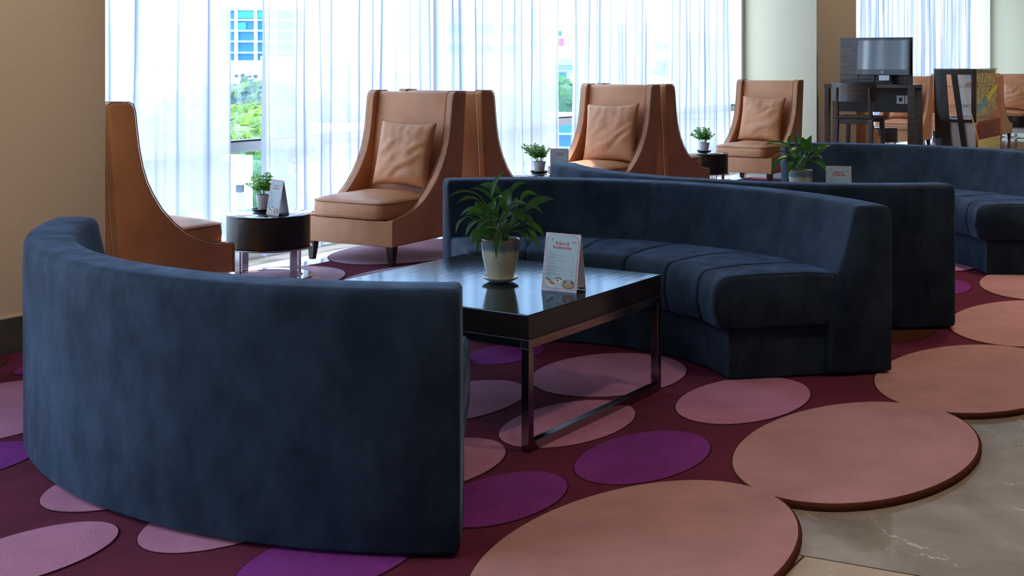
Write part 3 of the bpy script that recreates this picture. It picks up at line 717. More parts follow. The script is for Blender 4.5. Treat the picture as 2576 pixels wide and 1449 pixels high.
    link('printed_front', bm, smooth=False, parent=e, mats=['print', 'red', 'ink', 'choc', 'bun', 'creamp', 'rose', 'rose'])
    return e
menu0 = make_menu(); fm = [True]
def place_menu(x, y, z, ang, label):
    o = menu0 if fm[0] else copy_tree(menu0)
    fm[0] = False; o.location = (x, y, z); o.rotation_euler = (0, 0, radians(ang)); tag(o, label, 'menu', 'folded dessert menus on the tables')
place_menu(.190, 4.640, .4585, -32, 'white tent menu of eclairs and profiteroles beside the lily on the nearest coffee table')
place_menu(-1.400, 7.53, .3845, -50, 'tent menu turned sideways on the nearest round drum table')
place_menu(.385, 10.235, .3845, -6, 'tent menu on the second round table, beside the small herb pot')
place_menu(1.975, 7.62, .4585, -12, 'tent menu on the second coffee table, right of the far peace lily')

# ------------------------------------------------------------------ plants
def bez(a, b, c, t): return a*(1-t)**2+b*2*t*(1-t)+c*t*t
def add_leaf(bm, a, b, c, w, roll=0.0, n=9):
    a, b, c = Vector(a), Vector(b), Vector(c); rows = []
    for i in range(n+1):
        t = i/n; p = bez(a, b, c, t)
        tg = ((b-a)*(1-t)+(c-b)*t).normalized()
        side = tg.cross(Vector((0, -.55, 1)))
        if side.length < .1: side = tg.cross(Vector((0, 1, .2)))
        side.normalize(); up = side.cross(tg)
        side = (side*cos(roll)+up*sin(roll)).normalized(); up = side.cross(tg)
        prof = (sin(pi*min(1, t*1.02+.02)**.80))**.85 if t < .98 else .03
        ww = w/2*max(.03, prof)
        rows.append([bm.verts.new(p-side*ww+up*ww*.30), bm.verts.new(p-side*ww*.5+up*ww*.05), bm.verts.new(p-up*ww*.06), bm.verts.new(p+side*ww*.5+up*ww*.05), bm.verts.new(p+side*ww+up*ww*.30)])
    for r, s in zip(rows, rows[1:]):
        for k in range(4): bm.faces.new((r[k], r[k+1], s[k+1], s[k]))
LILY = [ # (blade base x, z), (control x, z), (tip x, z), width, depth of the middle, depth of the tip  -- crop units from the pot rim centre
 ((545, 310), (560, 120), (715, 5), 62, .02, .03), ((405, 305), (200, 190), (28, 325), 60, .00, -.02), ((395, 345), (250, 270), (140, 378), 50, -.05, -.06),
 ((650, 290), (520, 170), (390, 205), 80, .06, .08), ((545, 350), (400, 200), (270, 245), 70, .04, .07), ((730, 330), (840, 120), (975, 185), 55, .05, .07),
 ((560, 400), (600, 270), (690, 305), 90, -.05, -.07), ((885, 360), (960, 230), (1092, 322), 60, .04, .05), ((940, 480), (1120, 330), (1290, 358), 110, .02, .03),
 ((900, 450), (1060, 380), (1142, 500), 70, -.04, -.05), ((730, 430), (860, 340), (970, 385), 60, -.06, -.08), ((770, 470), (850, 480), (925, 590), 120, -.07, -.09),
 ((830, 580), (960, 500), (1062, 700), 130, -.03, -.04), ((940, 640), (1090, 640), (1162, 805), 60, .02, .03), ((960, 680), (1060, 740), (1085, 925), 60, -.03, -.04),
 ((820, 700), (920, 690), (978, 832), 90, -.06, -.07), ((270, 540), (120, 600), (130, 735), 44, -.02, -.03), ((350, 450), (260, 450), (168, 565), 44, .03, .04),
 ((470, 530), (340, 450), (232, 525), 90, -.02, -.03), ((420, 590), (290, 610), (240, 775), 88, .0, .0), ((400, 680), (330, 690), (255, 835), 36, -.04, -.05),
 ((600, 680), (440, 640), (318, 840), 150, -.07, -.09), ((560, 550), (440, 550), (368, 682), 80, -.08, -.09), ((640, 670), (620, 780), (600, 998), 74, -.085, -.10),
 ((440, 800), (380, 820), (375, 955), 40, -.02, -.03), ((400, 560), (400, 420), (345, 395), 100, .06, .08), ((690, 460), (700, 320), (770, 210), 120, .0, .03),
 ((560, 520), (520, 420), (600, 350), 110, -.03, .0), ((600, 700), (680, 600), (740, 560), 80, -.05, -.05), ((700, 720), (800, 640), (900, 640), 100, .03, .05),
 ((520, 640), (430, 560), (380, 480), 90, .05, .08), ((620, 560), (560, 470), (470, 470), 90, -.06, -.09), ((700, 520), (800, 420), (850, 350), 80, .06, .09),
 ((650, 600), (760, 520), (880, 510), 90, .05, .06), ((560, 600), (500, 640), (440, 760), 80, .05, .07),
]
def make_lily(items, unit, ox, oz, name='potted_peace_lily', ws=1.35):
    e = empty(name)
    bm = bmesh.new(); lathe(bm, [(0, .004), (.036, .004), (.052, .006), (.066, .014), (.071, .020), (.068, .021), (.05, .012), (0, .010)], 48); link('saucer', bm, 'cream', e)
    bm = bmesh.new(); lathe(bm, [(0, .0105), (.046, .0105), (.050, .018), (.060, .055), (.069, .095), (.0735, .13), (.0742, .158), (.0742, .163), (.071, .165), (.0685, .162), (.0685, .148), (.066, .140), (0, .140)], 64)
    pot = link('pot', bm, 'glaze', e)
    bm = bmesh.new(); lathe(bm, [(0, .152), (.03, .151), (.067, .147), (.067, .141), (0, .141)], 32)
    for v in bm.verts: v.co.z += .003*noise.noise(v.co*90)
    for k in range(46):
        a = k*2.4; r = .062*sqrt((k+.5)/46); s = .0045+.002*((k*7) % 3)/2
        g = bmesh.ops.create_icosphere(bm, subdivisions=1, radius=s, matrix=Matrix.Translation((r*cos(a), r*sin(a), .152)))
    link('soil', bm, 'soil', e)
    bml = bmesh.new(); bms = bmesh.new(); k = 0
    for (ax, az), (bx, bz), (cx, cz), w, dm, dt in items:
        k += 1
        A = Vector(((ax-ox)*unit, dm*.6, .163+(oz-az)*unit)); B = Vector(((bx-ox)*unit, dm, .163+(oz-bz)*unit)); Cc = Vector(((cx-ox)*unit, dt, .163+(oz-cz)*unit))
        add_leaf(bml, A, B, Cc, w*unit*ws, .35*sin(k*2.1))
        root = Vector((.022*cos(k*2.4), .022*sin(k*2.4), .15))
        mid = (root+A)/2+Vector((-(A.x-root.x)*.12, 0, abs(A.z-root.z)*.10+.012))
        tube(bms, [root, bez(root, mid, A, .35), bez(root, mid, A, .7), A], .0021, 5)
    link('leaves', bml, 'leaf', e, smooth=True, auto=180); link('stems', bms, 'stem', e)
    return e
l1 = make_lily(LILY, .000325, 648, 810)
l1.location = (-.044, 4.818, .458); tag(l1, 'peace lily in a cream pot with blue drip glaze on the nearest coffee table', 'plant', 'potted peace lilies on the coffee tables')
LILY2 = [
 ((330, 175), (200, 100), (82, 145), 46, .0, -.02), ((545, 240), (620, 160), (720, 152), 58, .0, .02), ((490, 190), (510, 110), (548, 58), 44, .03, .05), ((400, 160), (395, 90), (415, 42), 36, .04, .06),
 ((330, 170), (310, 90), (368, 50), 26, .05, .06), ((470, 200), (430, 100), (450, 75), 70, -.02, .0), ((250, 260), (160, 300), (132, 412), 40, -.04, -.05), ((300, 230), (240, 200), (200, 225), 56, .0, -.01),
 ((330, 260), (240, 250), (160, 300), 40, -.05, -.07), ((350, 300), (300, 310), (280, 412), 50, -.07, -.08), ((560, 310), (630, 300), (665, 400), 52, .0, .0), ((540, 250), (590, 240), (620, 272), 36, -.03, -.04),
 ((500, 210), (560, 130), (585, 190), 60, -.05, -.06), ((440, 240), (380, 250), (340, 375), 66, -.08, -.10), ((420, 200), (340, 160), (300, 250), 60, -.04, -.06), ((520, 230), (540, 180), (530, 120), 50, .05, .06),
 ((420, 320), (470, 260), (500, 260), 60, .03, .04), ((400, 300), (370, 220), (320, 190), 60, .05, .08), ((470, 300), (540, 290), (590, 330), 50, -.05, -.06), ((300, 240), (250, 300), (240, 370), 44, .03, .04),
 ((380, 250), (420, 180), (470, 160), 60, -.02, .0), ((430, 330), (400, 260), (350, 230), 50, -.06, -.07),
]
l2 = make_lily(LILY2, .000660, 425, 385, ws=1.25)
l2.location = (1.80, 7.86, .458); l2.rotation_euler = (0, 0, 0); tag(l2, 'peace lily in a glazed pot on the second coffee table', 'plant', 'potted peace lilies on the coffee tables')

def make_herb(seed, stems, H, pot_r=.055, pot_h=.088, lean=(0, 0), spread=.09):
    random.seed(seed)
    e = empty('potted_herb')
    bm = bmesh.new(); lathe(bm, [(0, .001), (.062, .001), (.074, .016), (.076, .020), (.072, .020), (.058, .006), (0, .006)], 40); link('saucer', bm, 'saucer', e)
    bm = bmesh.new(); lathe(bm, [(0, .0065), (pot_r*.66, .0065), (pot_r*.70, .012), (pot_r*.98, .008+pot_h), (pot_r, .010+pot_h), (pot_r*.9, .008+pot_h), (pot_r*.86, -.004+pot_h), (0, -.004+pot_h)], 40); link('pot', bm, 'whitepot', e)
    bm = bmesh.new(); lathe(bm, [(0, pot_h-.0035), (pot_r*.85, pot_h-.0035), (pot_r*.85, pot_h-.0005), (0, pot_h+.002)], 24); link('soil', bm, 'soil', e)
    bml = bmesh.new(); bms = bmesh.new()
    for k in range(stems):
        a = k*2.4+random.uniform(-.3, .3); f = sqrt((k+.5)/stems)
        root = Vector((pot_r*.5*f*cos(a), pot_r*.5*f*sin(a), pot_h))
        hh = H*random.uniform(.55, 1)*(1-.45*f*random.random())
        tip = root+Vector((spread*f*cos(a)+lean[0]*random.uniform(.5, 1.4), spread*f*sin(a)*.8, hh))
        mid = root+Vector((spread*.15*cos(a), spread*.15*sin(a), hh*.6))
        pts = [bez(root, mid, tip, t/6) for t in range(7)]
        tube(bms, pts, .0014, 5)
        nn = max(4, int(hh/.015))
        for i in range(1, nn+1):
            t = .25+.75*i/nn; p = bez(root, mid, tip, t)
            for s in (0, pi):
                an = i*1.57+s+k; ln = random.uniform(.028, .042)*(1.15-.45*t)
                d = Vector((cos(an), sin(an), .35))*ln
                add_leaf(bml, p, p+d*.5+Vector((0, 0, .004)), p+d-Vector((0, 0, .004)), ln*.62, 0, 5)
        add_leaf(bml, tip, tip+Vector((0, 0, .01)), tip+Vector((.008, 0, .018)), .012, 0, 4)
    link('leaves', bml, 'leaf2', e, auto=180); link('stems', bms, 'stem', e)
    return e
h1 = make_herb(2, 16, .135, lean=(0, 0), pot_r=.048, pot_h=.095); h1.location = (-1.512, 7.67, .3845); tag(h1, 'small green herb in a white pot behind the menu on the nearest round table', 'plant', 'small potted herbs on the round tables')
h2 = make_herb(5, 22, .150, lean=(-.035, 0), spread=.105); h2.location = (.222, 10.29, .3845); tag(h2, 'leafy herb in a white pot on the second round table above the sofa back', 'plant', 'small potted herbs on the round tables')
h3 = make_herb(9, 26, .165, lean=(-.02, 0), spread=.10); h3.location = (1.93, 12.66, .3845); tag(h3, 'bushy herb in a white pot on the third round table', 'plant', 'small potted herbs on the round tables')
# clear leaflet holder on the third table
e = empty('leaflet_holder', (2.0, 12.50, .3845), radians(20)); tag(e, 'clear acrylic leaflet stand on the third round table', 'stand')
bm = bmesh.new()
hexa(bm, [(-.055, -.03, .001), (.055, -.03, .001), (.055, -.027, .001), (-.055, -.027, .001)], [(-.045, .0, .15), (.045, .0, .15), (.045, .003, .15), (-.045, .003, .15)])
link('clear_sheet', bm, 'acrylic', e, smooth=False)
bm = bmesh.new(); tube(bm, [(-.055, -.028, .002), (-.045, .001, .15)], .0012, 5); tube(bm, [(.055, -.028, .002), (.045, .001, .15)], .0012, 5); link('edge', bm, 'plate', e)
bm = bmesh.new(); box(bm, -.055, .055, -.045, .03, .0, .006); link('base', bm, 'plate', e, smooth=False, bevel=.002)

# ------------------------------------------------------------------ sheer curtains
def curtain(u0, u1, seed, label, vc=5.86, amp=.052, z0=.025, left=0., right=0., dens=1.0):
    random.seed(seed)
    Wd = u1-u0; n = max(40, int(Wd/.007)); m = 16
    comps = [(random.uniform(2.5, 4.5), random.uniform(0, 6.28), .55), (random.uniform(7, 10)*dens, random.uniform(0, 6.28), .60), (random.uniform(12, 16)*dens, random.uniform(0, 6.28), .42), (random.uniform(26, 34), random.uniform(0, 6.28), .10)]
    H = CEIL-.06
    bm = bmesh.new()
    def f(a, b):
        z = z0+(H-z0)*b
        u = u0+Wd*a
        q = u*2*pi/2.2
        g = noise.noise(Vector((u*1.3+seed, z*.35, seed)))           # folds wander with height
        y = 0
        for fr, ph, am in comps: y += am*sin(u*fr*2.4+ph+g*1.6+.25*sin(z*1.3+ph))
        env = .35+.9*abs(noise.noise(Vector((u*.9, seed*3.1, z*.12))))*1.6
        y = y*amp*env
        y += .012*noise.noise(Vector((u*9, z*1.4, seed)))
        edge = 0
        if a < .12: edge = left*(1-a/.12)**2*sin(pi*min(1, max(0, (z-.1)/2.2)))
        if a > .88: edge = right*((a-.88)/.12)**2*sin(pi*min(1, max(0, (z-.1)/2.2)))
        return (u+edge+.01*g, vc+y, z)
    grid_surface(bm, f, n, m)
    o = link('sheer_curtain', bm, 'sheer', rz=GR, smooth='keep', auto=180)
    tag(o, label, 'curtain', 'sheer white curtains on the windows')
    return o
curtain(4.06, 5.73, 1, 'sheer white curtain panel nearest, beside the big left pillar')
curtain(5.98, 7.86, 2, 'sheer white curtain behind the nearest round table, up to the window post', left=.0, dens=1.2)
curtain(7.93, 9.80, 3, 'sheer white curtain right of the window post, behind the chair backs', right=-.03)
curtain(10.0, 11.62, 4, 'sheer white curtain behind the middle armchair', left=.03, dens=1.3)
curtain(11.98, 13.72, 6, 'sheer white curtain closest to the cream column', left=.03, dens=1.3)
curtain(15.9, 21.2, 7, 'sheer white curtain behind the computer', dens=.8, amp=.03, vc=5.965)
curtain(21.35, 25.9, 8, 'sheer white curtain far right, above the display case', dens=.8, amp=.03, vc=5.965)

# ------------------------------------------------------------------ desk, computer, counter chair
dk = empty('computer_desk', tuple(W(0, 0, ZF)), GR); tag(dk, 'tall dark wood desk with a raised back board, standing before the column', 'desk')
zt_ = 1.058
bm = bmesh.new(); box(bm, 14.12, 14.47, 3.865, 4.89, 1.018, zt_); link('desk_top', bm, 'desk_wood', dk, smooth=False, bevel=.003)
for u_, v_, dv in ((14.125, 4.83, .055), (14.41, 4.83, .055), (14.125, 3.868, .07), (14.41, 3.868, .07)):
    bm = bmesh.new()
    ex = .02 if v_ < 4 else 0
    hexa(bm, [(u_, v_-ex, 0), (u_+.055, v_-ex, 0), (u_+.055, v_+dv, 0), (u_, v_+dv, 0)], [(u_, v_, 1.018), (u_+.055, v_, 1.018), (u_+.055, v_+dv, 1.018), (u_, v_+dv, 1.018)])
    link('leg', bm, 'desk_wood', dk, smooth=False, bevel=.003)
bm = bmesh.new(); box(bm, 14.40, 14.42, 3.93, 4.83, .735, 1.018); link('modesty_panel', bm, 'matt', dk, smooth=False)
bm = bmesh.new(); box(bm, 14.43, 14.46, 3.97, 4.80, zt_, 1.59); link('back_board', bm, 'board_wood', dk, smooth=False, bevel=.002)
for v_ in (4.045, 3.95):
    bm = bmesh.new(); box(bm, 14.388, 14.40, v_, v_+.088, .835, .93); s = link('socket', bm, 'socket', dk, smooth=False, bevel=.003)
    bm = bmesh.new(); box(bm, 14.384, 14.39, v_+.028, v_+.060, .860, .905); link('outlet', bm, 'matt', s, smooth=False)
mn = empty('desktop_computer', tuple(W(14.29, 4.27, ZF+zt_)), GR); tag(mn, 'black desktop computer screen standing on the tall desk', 'computer')
# local: x = u, y = v ; screen faces -x
tl = Matrix.Translation((0, 0, .10)) @ Matrix.Rotation(radians(4), 4, 'Y')
bm = bmesh.new(); box(bm, 0, .022, -.31, .31, 0, .43, mtx=tl); hexa(bm, [tl @ Vector(p) for p in ((.022, -.30, .01), (.022, .30, .01), (.022, .30, .42), (.022, -.30, .42))], [tl @ Vector(p) for p in ((.085, -.25, .05), (.085, .25, .05), (.085, .25, .34), (.085, -.25, .34))]); link('casing', bm, 'black', mn, smooth=False, bevel=.006)
bm = bmesh.new(); box(bm, -.0015, .001, -.282, .282, .068, .398, mtx=tl); link('screen', bm, 'screen', mn, smooth=False)
bm = bmesh.new(); mtl = tl @ Matrix.Translation((-.002, .0, .036)) @ Matrix.Rotation(radians(-90), 4, 'Y'); bmesh.ops.create_circle(bm, cap_ends=True, radius=.012, segments=20, matrix=mtl)
link('logo', bm, 'silver', mn, smooth=False)
bm = bmesh.new(); mt2 = tl @ Matrix.Translation((-.0028, .0, .036))
for x0, x1, y0, y1 in ((-.006, -.0035, -.008, .009), (-.006, .001, .0005, .003), (-.0012, .001, -.008, .003), (.003, .0055, -.009, .004), (.003, .008, .0015, .004), (.0058, .008, -.002, .004)):
    box(bm, -.0004, .0, -x1, -x0, y0, y1, mtx=mt2)
link('logo_letters', bm, 'black', mn, smooth=False)
bm = bmesh.new(); tube(bm, [(.05, -.09, .11), (.10, -.12, .002)], .006, 8); tube(bm, [(.05, .09, .11), (.10, .12, .002)], .006, 8); tube(bm, [(.02, -.27, .11), (-.06, -.27, .004)], .006, 8); tube(bm, [(.02, .27, .11), (-.06, .27, .004)], .006, 8); link('foot', bm, 'black', mn)
bm = bmesh.new(); box(bm, -.02, .06, -.09, .03, .04, .10); link('port_cover', bm, 'silver', mn, smooth=False, bevel=.004)
bm = bmesh.new(); tube(bm, [(.02, -.01, .08), (0, -.06, .02), (-.02, -.12, .03), (.02, -.20, .006), (.05, -.28, .006)], .003, 6); tube(bm, [(.02, .02, .09), (-.02, .05, .05), (-.01, .12, .02), (-.08, .20, .005), (-.12, .24, .005)], .003, 6); link('cable', bm, 'matt', mn)
kb = empty('keyboard', tuple(W(14.20, 4.33, ZF+zt_)), GR); tag(kb, 'black keyboard on the tall desk in front of the computer', 'keyboard')
bm = bmesh.new(); hexa(bm, [(-.07, -.23, 0), (.07, -.23, 0), (.07, .23, 0), (-.07, .23, 0)], [(-.07, -.23, .010), (.07, -.23, .026), (.07, .23, .026), (-.07, .23, .010)]); link('keyboard_body', bm, 'black', kb, smooth=False, bevel=.003)
bm = bmesh.new()
for i in range(5):
    for j in range(15):
        x = -.055+i*.024; y = -.215+j*.029; z = .010+(x+.07)/.14*.016
        box(bm, x, x+.019, y, y+.024, z, z+.005)
link('keys', bm, 'matt', kb, smooth=False, bevel=.001)

ch = empty('counter_chair', tuple(Vector((3.66, 13.28, ZF))), GR); tag(ch, 'dark wooden counter chair with a curved back, pushed up to the tall desk', 'chair')
# local x = u (towards the desk)
def post(bm, a, b, k0, k1): hexa(bm, [(a[0]-k0, a[1]-k0, a[2]), (a[0]+k0, a[1]-k0, a[2]), (a[0]+k0, a[1]+k0, a[2]), (a[0]-k0, a[1]+k0, a[2])], [(b[0]-k1, b[1]-k1, b[2]), (b[0]+k1, b[1]-k1, b[2]), (b[0]+k1, b[1]+k1, b[2]), (b[0]-k1, b[1]+k1, b[2])])
for s in (-1, 1):
    bm = bmesh.new(); post(bm, (-.24, s*.185, 0), (-.185, s*.18, .72), .018, .024); post(bm, (-.185, s*.18, .72), (-.215, s*.17, 1.045), .022, .010); link('leg', bm, 'desk_wood', ch, smooth=False, bevel=.005)
    bm = bmesh.new(); post(bm, (.22, s*.20, 0), (.19, s*.18, .735), .016, .024); link('leg', bm, 'desk_wood', ch, smooth=False, bevel=.005)
bm = bmesh.new()
def seatf(a, b): 
    x = -.22+.44*a; y = (-.22+.44*b)*(.9+.1*a); return (x, y, .745-.018*(1-(2*b-1)**2)*(1-(2*a-1)**2))
g = grid_surface(bm, seatf, 10, 10); 
r = bmesh.ops.extrude_face_region(bm, geom=bm.faces[:]); bmesh.ops.translate(bm, vec=(0, 0, -.022), verts=[v for v in r['geom'] if isinstance(v, bmesh.types.BMVert)])
link('seat', bm, 'desk_wood', ch, bevel=.004)
bm = bmesh.new(); box(bm, -.20, -.17, -.17, .17, .665, .722); box(bm, .17, .20, -.17, .17, .675, .722); link('seat_rail', bm, 'desk_wood', ch, smooth=False, bevel=.004)
bm = bmesh.new(); box(bm, -.21, .20, -.197, -.178, .30, .33); box(bm, -.21, .20, .178, .197, .30, .33); link('stretcher', bm, 'desk_wood', ch, smooth=False, bevel=.004)
bm = bmesh.new()
def backf(a, b):
    y = -.235+.47*a; q = (2*a-1); x = -.235+.055*q*q*1.0 ; z = .90+.185*b + .018*q*q*b - .01*(1-q*q)*(1-b) ; return (x+(.0 if b < .5 else -.01*(b-.5)), y, z)
grid_surface(bm, backf, 18, 5); r = bmesh.ops.extrude_face_region(bm, geom=bm.faces[:]); bmesh.ops.translate(bm, vec=(.014, 0, 0), verts=[v for v in r['geom'] if isinstance(v, bmesh.types.BMVert)])
link('backrest', bm, 'desk_wood', ch, bevel=.004)

# ------------------------------------------------------------------ glass display case with patterned acrylic end
dc = empty('display_case', (6.96, 18.9, ZF), GR); tag(dc, 'tall glass food case on a black frame with gold patterned end panel', 'display case')
# local x = u (0..1.4), y = v (0..0.62); near corner at 0,0
HT = 1.205
bm = bmesh.new(); box(bm, -.01, 1.42, -.01, .63, HT-.012, HT); link('top', bm, 'black', dc, smooth=False, bevel=.003)
bm = bmesh.new()
box(bm, 0, .03, 0, .62, HT-.09, HT-.013)
hexa(bm, [(0, .60, 0), (.03, .60, 0), (.03, .36, 0), (0, .36, 0)], [(0, .62, HT-.09), (.03, .62, HT-.09), (.03, .44, HT-.09), (0, .44, HT-.09)])
hexa(bm, [(-.002, .21, 0), (.032, .21, 0), (.032, .13, 0), (-.002, .13, 0)], [(-.002, .37, HT-.07), (.032, .37, HT-.07), (.032, .28, HT-.07), (-.002, .28, HT-.07)])
box(bm, 0, .03, 0, .07, .40, HT-.09); box(bm, 0, .03, 0, .42, .395, .44)
link('black_frame', bm, 'black', dc, smooth=False, bevel=.003)
bm = bmesh.new(); box(bm, .034, 1.40, .015, .60, .0, .40); link('cabinet', bm, 'greyglass', dc, smooth=False)
bm = bmesh.new(); box(bm, 1.38, 1.40, .02, .60, .44, HT-.02); link('back_panel', bm, 'greyglass', dc, smooth=False)
for z in (.62, .92):
    bm = bmesh.new(); box(bm, .05, 1.38, .02, .58, z, z+.012); link('glass_shelf', bm, 'acrylic', dc, smooth=False)
bm = bmesh.new(); box(bm, .0, 1.36, -.006, .002, .42, HT-.013); link('gold_panel', bm, 'goldglass', dc, smooth=False)
bm = bmesh.new(); box(bm, -.05, 1.42, -.05, -.038, .12, .42); link('copper_panel', bm, 'copper', dc, smooth=False)
bm = bmesh.new(); box(bm, -.05, 1.42, -.052, -.036, -.0, .14); link('gold_foot', bm, 'gold', dc, smooth=False)
# gold strokes
bm = bmesh.new(); Yp = -.009
def stroke(x0, z0, x1, z1, w):
    d = Vector((x1-x0, z1-z0)); n = Vector((-d.y, d.x)).normalized()*w/2
    hexa(bm, [(x0+n.x, Yp, z0+n.y), (x0-n.x, Yp, z0-n.y), (x1-n.x, Yp, z1-n.y), (x1+n.x, Yp, z1+n.y)], [(x0+n.x, Yp+.002, z0+n.y), (x0-n.x, Yp+.002, z0-n.y), (x1-n.x, Yp+.002, z1-n.y), (x1+n.x, Yp+.002, z1+n.y)])
for r_ in range(4):
    for c_ in range(3):
        x = .06+c_*.44; z = 1.0-r_*.165; w = .035
        if (r_+c_) % 2 == 0:
            stroke(x, z, x, z+.13, w); stroke(x+.12, z, x+.12, z+.13, w); stroke(x, z+.065, x+.12, z+.065, .014); stroke(x+.2, z, x+.38, z+.13, w*.8); stroke(x+.2, z, x+.36, z, .012); stroke(x+.22, z+.13, x+.38, z+.13, .012)
        else:
            stroke(x, z, x+.18, z+.13, w*.8); stroke(x, z, x+.17, z, .012); stroke(x+.02, z+.13, x+.18, z+.13, .012); stroke(x+.26, z, x+.26, z+.13, w); stroke(x+.36, z, x+.36, z+.13, w); stroke(x+.26, z+.06, x+.36, z+.06, .014)
link('gold_pattern', bm, 'gold', dc, smooth=False)
for nm, a, b, c in (('blue_strip', (.02, .56), (.70, .74), 'cyan'), ('yellow_strip', (.70, .745), (1.35, .93), 'yellow'), ('red_strip', (.95, .50), (1.35, .52), 'redfilm')):
    bm = bmesh.new(); Yp = -.013; stroke(a[0], a[1], b[0], b[1], .085 if nm != 'red_strip' else .05); link(nm, bm, c, dc, smooth=False)
bm = bmesh.new(); tube(bm, [(-.02, .22, 1.10), (-.06, -.08, 0.02)], .009, 6); link('rope', bm, 'bread', dc)
for i, (x, y, z, r_) in enumerate(((.35, .14, .935, .10), (.75, .16, .935, .12), (.3, .2, .635, .1), (.5, .16, .445, .12), (.35, .40, .445, .1))):
    pl = empty('cake_plate', tuple(Matrix.Rotation(GR, 4, 'Z') @ Vector((x, y, 0)) + Vector((6.96, 18.9, ZF+z)))); 
    tag(pl, ('white plate of croissants on the upper shelf of the display case', 'white plate with a round bun behind the gold panel of the display case', 'small white bowl on the lower glass shelf of the display case', 'white plate at the bottom of the display case', 'blue plate at the bottom left of the display case')[i], 'plate', 'plates in the display case')
    bm = bmesh.new(); lathe(bm, [(0, 0), (r_*.6, 0), (r_, .018), (r_*.95, .02), (0, .008)], 24); link('plate', bm, 'plate' if i != 4 else 'o_blue', pl)
    if i < 2:
        for k in range(3 - 2*(i == 1)):
            bm = bmesh.new(); R_ = .05+.02*i
            bmesh.ops.create_uvsphere(bm, u_segments=14, v_segments=8, radius=R_, matrix=Matrix.Translation(((k-1)*.05*(i == 0), 0, .03+.01*k)) @ Matrix.Diagonal((1, .6, .5, 1)))
            pl2 = link('croissant' if i == 0 else 'bun', bm, 'bread', loc=pl.location); tag(pl2, ('golden croissant at the left of the plate in the display case', 'golden croissant in the middle of the plate in the display case', 'golden croissant at the right of the plate in the display case')[k] if i == 0 else 'round bun on the plate behind the gold panel', 'pastry', 'pastries in the display case')

# ------------------------------------------------------------------ ceiling downlights
def downlight(x, y, power, label, spot=70, col=(1, .76, .54)):
    e = empty('downlight', (x, y, CEIL)); tag(e, label, 'light', 'recessed ceiling downlights')
    bm = bmesh.new(); lathe(bm, [(.05, -.002), (.068, -.002), (.070, -.006), (.05, -.010)], 24, closed=True); link('trim_ring', bm, 'plate', e)
    bm = bmesh.new(); lathe(bm, [(0, -.001), (.05, -.001), (.05, -.004), (0, -.004)], 20); link('lens', bm, 'lampglow', e)
    ld = bpy.data.lights.new('downlight_lamp', 'SPOT'); ld.energy = power; ld.spot_size = radians(spot); ld.spot_blend = .8; ld.color = col; ld.shadow_soft_size = .06
    lo = bpy.data.objects.new('lamp', ld); COL.objects.link(lo); lo.parent = e; lo.location = (0, 0, -.03)
DL = [(2.84, 7.5), (3.05, 7.6), (1.8, 3.6), (.6, 2.2), (3.2, 5.2), (4.6, 9.5), (5.6, 12.5), (2.2, 1.2), (7.5, 16.5), (4.6, 6.5), (-2.6, 1.6)]
for i, (x, y) in enumerate(DL):
    downlight(x, y, 34, ['warm recessed ceiling downlight above the right sofa', 'second warm ceiling downlight beside the one above the right sofa', 'warm ceiling downlight above the near marble floor', 'warm ceiling downlight nearest the viewer', 'warm ceiling downlight above the scalloped carpet edge', 'warm ceiling downlight beyond the right sofa', 'warm ceiling downlight before the desk', 'warm ceiling downlight at the viewer\'s right', 'warm ceiling downlight before the display case', 'warm ceiling downlight over the open marble at the right', 'warm ceiling downlight left of the viewer'][i], 95)

def fill_spot(u, v, tu, tv, tz, power, label):  # spotlights added out of view to brighten the pillars and far chairs
    p = W(u, v, CEIL-.12); q = W(tu, tv, tz)
    e = empty('added_spotlight', tuple(p)); tag(e, label, 'light', 'added spotlights out of view')
    e.rotation_mode = 'QUATERNION'; e.rotation_quaternion = (q-p).to_track_quat('-Z', 'Y')
    bm = bmesh.new(); lathe(bm, [(0, .14), (.035, .14), (.042, .13), (.045, -.02), (.040, -.02), (.038, .0), (0, .0)], 24); link('housing', bm, 'plate', e)
    bm = bmesh.new(); lathe(bm, [(0, -.001), (.036, -.001), (.036, -.003), (0, -.003)], 16); link('lens', bm, 'lampglow', e)
    ld = bpy.data.lights.new('added_spot_lamp', 'SPOT'); ld.energy = power; ld.spot_size = radians(54 if u < 18 else 110); ld.spot_blend = .8; ld.color = (1, .88, .74); ld.shadow_soft_size = .05
    lo = bpy.data.objects.new('lamp', ld); COL.objects.link(lo); lo.parent = e; lo.location = (0, 0, -.05)
fill_spot(2.6, 2.3, 2.95, 4.95, 1.5, 95, 'added unseen spotlight brightening the left pillar')
fill_spot(15.4, 2.4, 15.2, 5.0, 1.7, 60, 'added unseen spotlight brightening the shaded side of the middle column')
fill_spot(19.0, 1.5, 20.0, 4.9, .8, 90, 'added unseen spotlight brightening the far armchairs')

# ------------------------------------------------------------------ outside
bm = bmesh.new(); box(bm, -260, 300, 12, 700, -5.2, -5.0); o = link('street_ground', bm, 'o_ground', smooth=False); o['kind'] = 'structure'
def bld(name, px0, px1, ytop, Y, mat, label, dep=12, zb=-5.0):
    e = empty(name, (0, 0, 0)); tag(e, label, 'building')
    a = pt_at(px0, ytop, Y); b = pt_at(px1, ytop, Y)
    bm = bmesh.new(); box(bm, a.x, b.x, Y, Y+dep, zb, a.z); link('wall', bm, mat, e, smooth=False)
    return e
def facade(e, name, rects, Y, mat, d=.15):
    for (x0, x1, y0, y1) in rects:
        a = pt_at(x0, y0, Y); b = pt_at(x1, y1, Y); bm = bmesh.new(); box(bm, a.x, b.x, Y-d, Y-.01, b.z, a.z); link(name, bm, mat, e, smooth=False)
e = bld('office_tower', 540, 760, 22, 380, 'o_blue', 'tall blue glass office tower seen through the left curtain gap', 30)
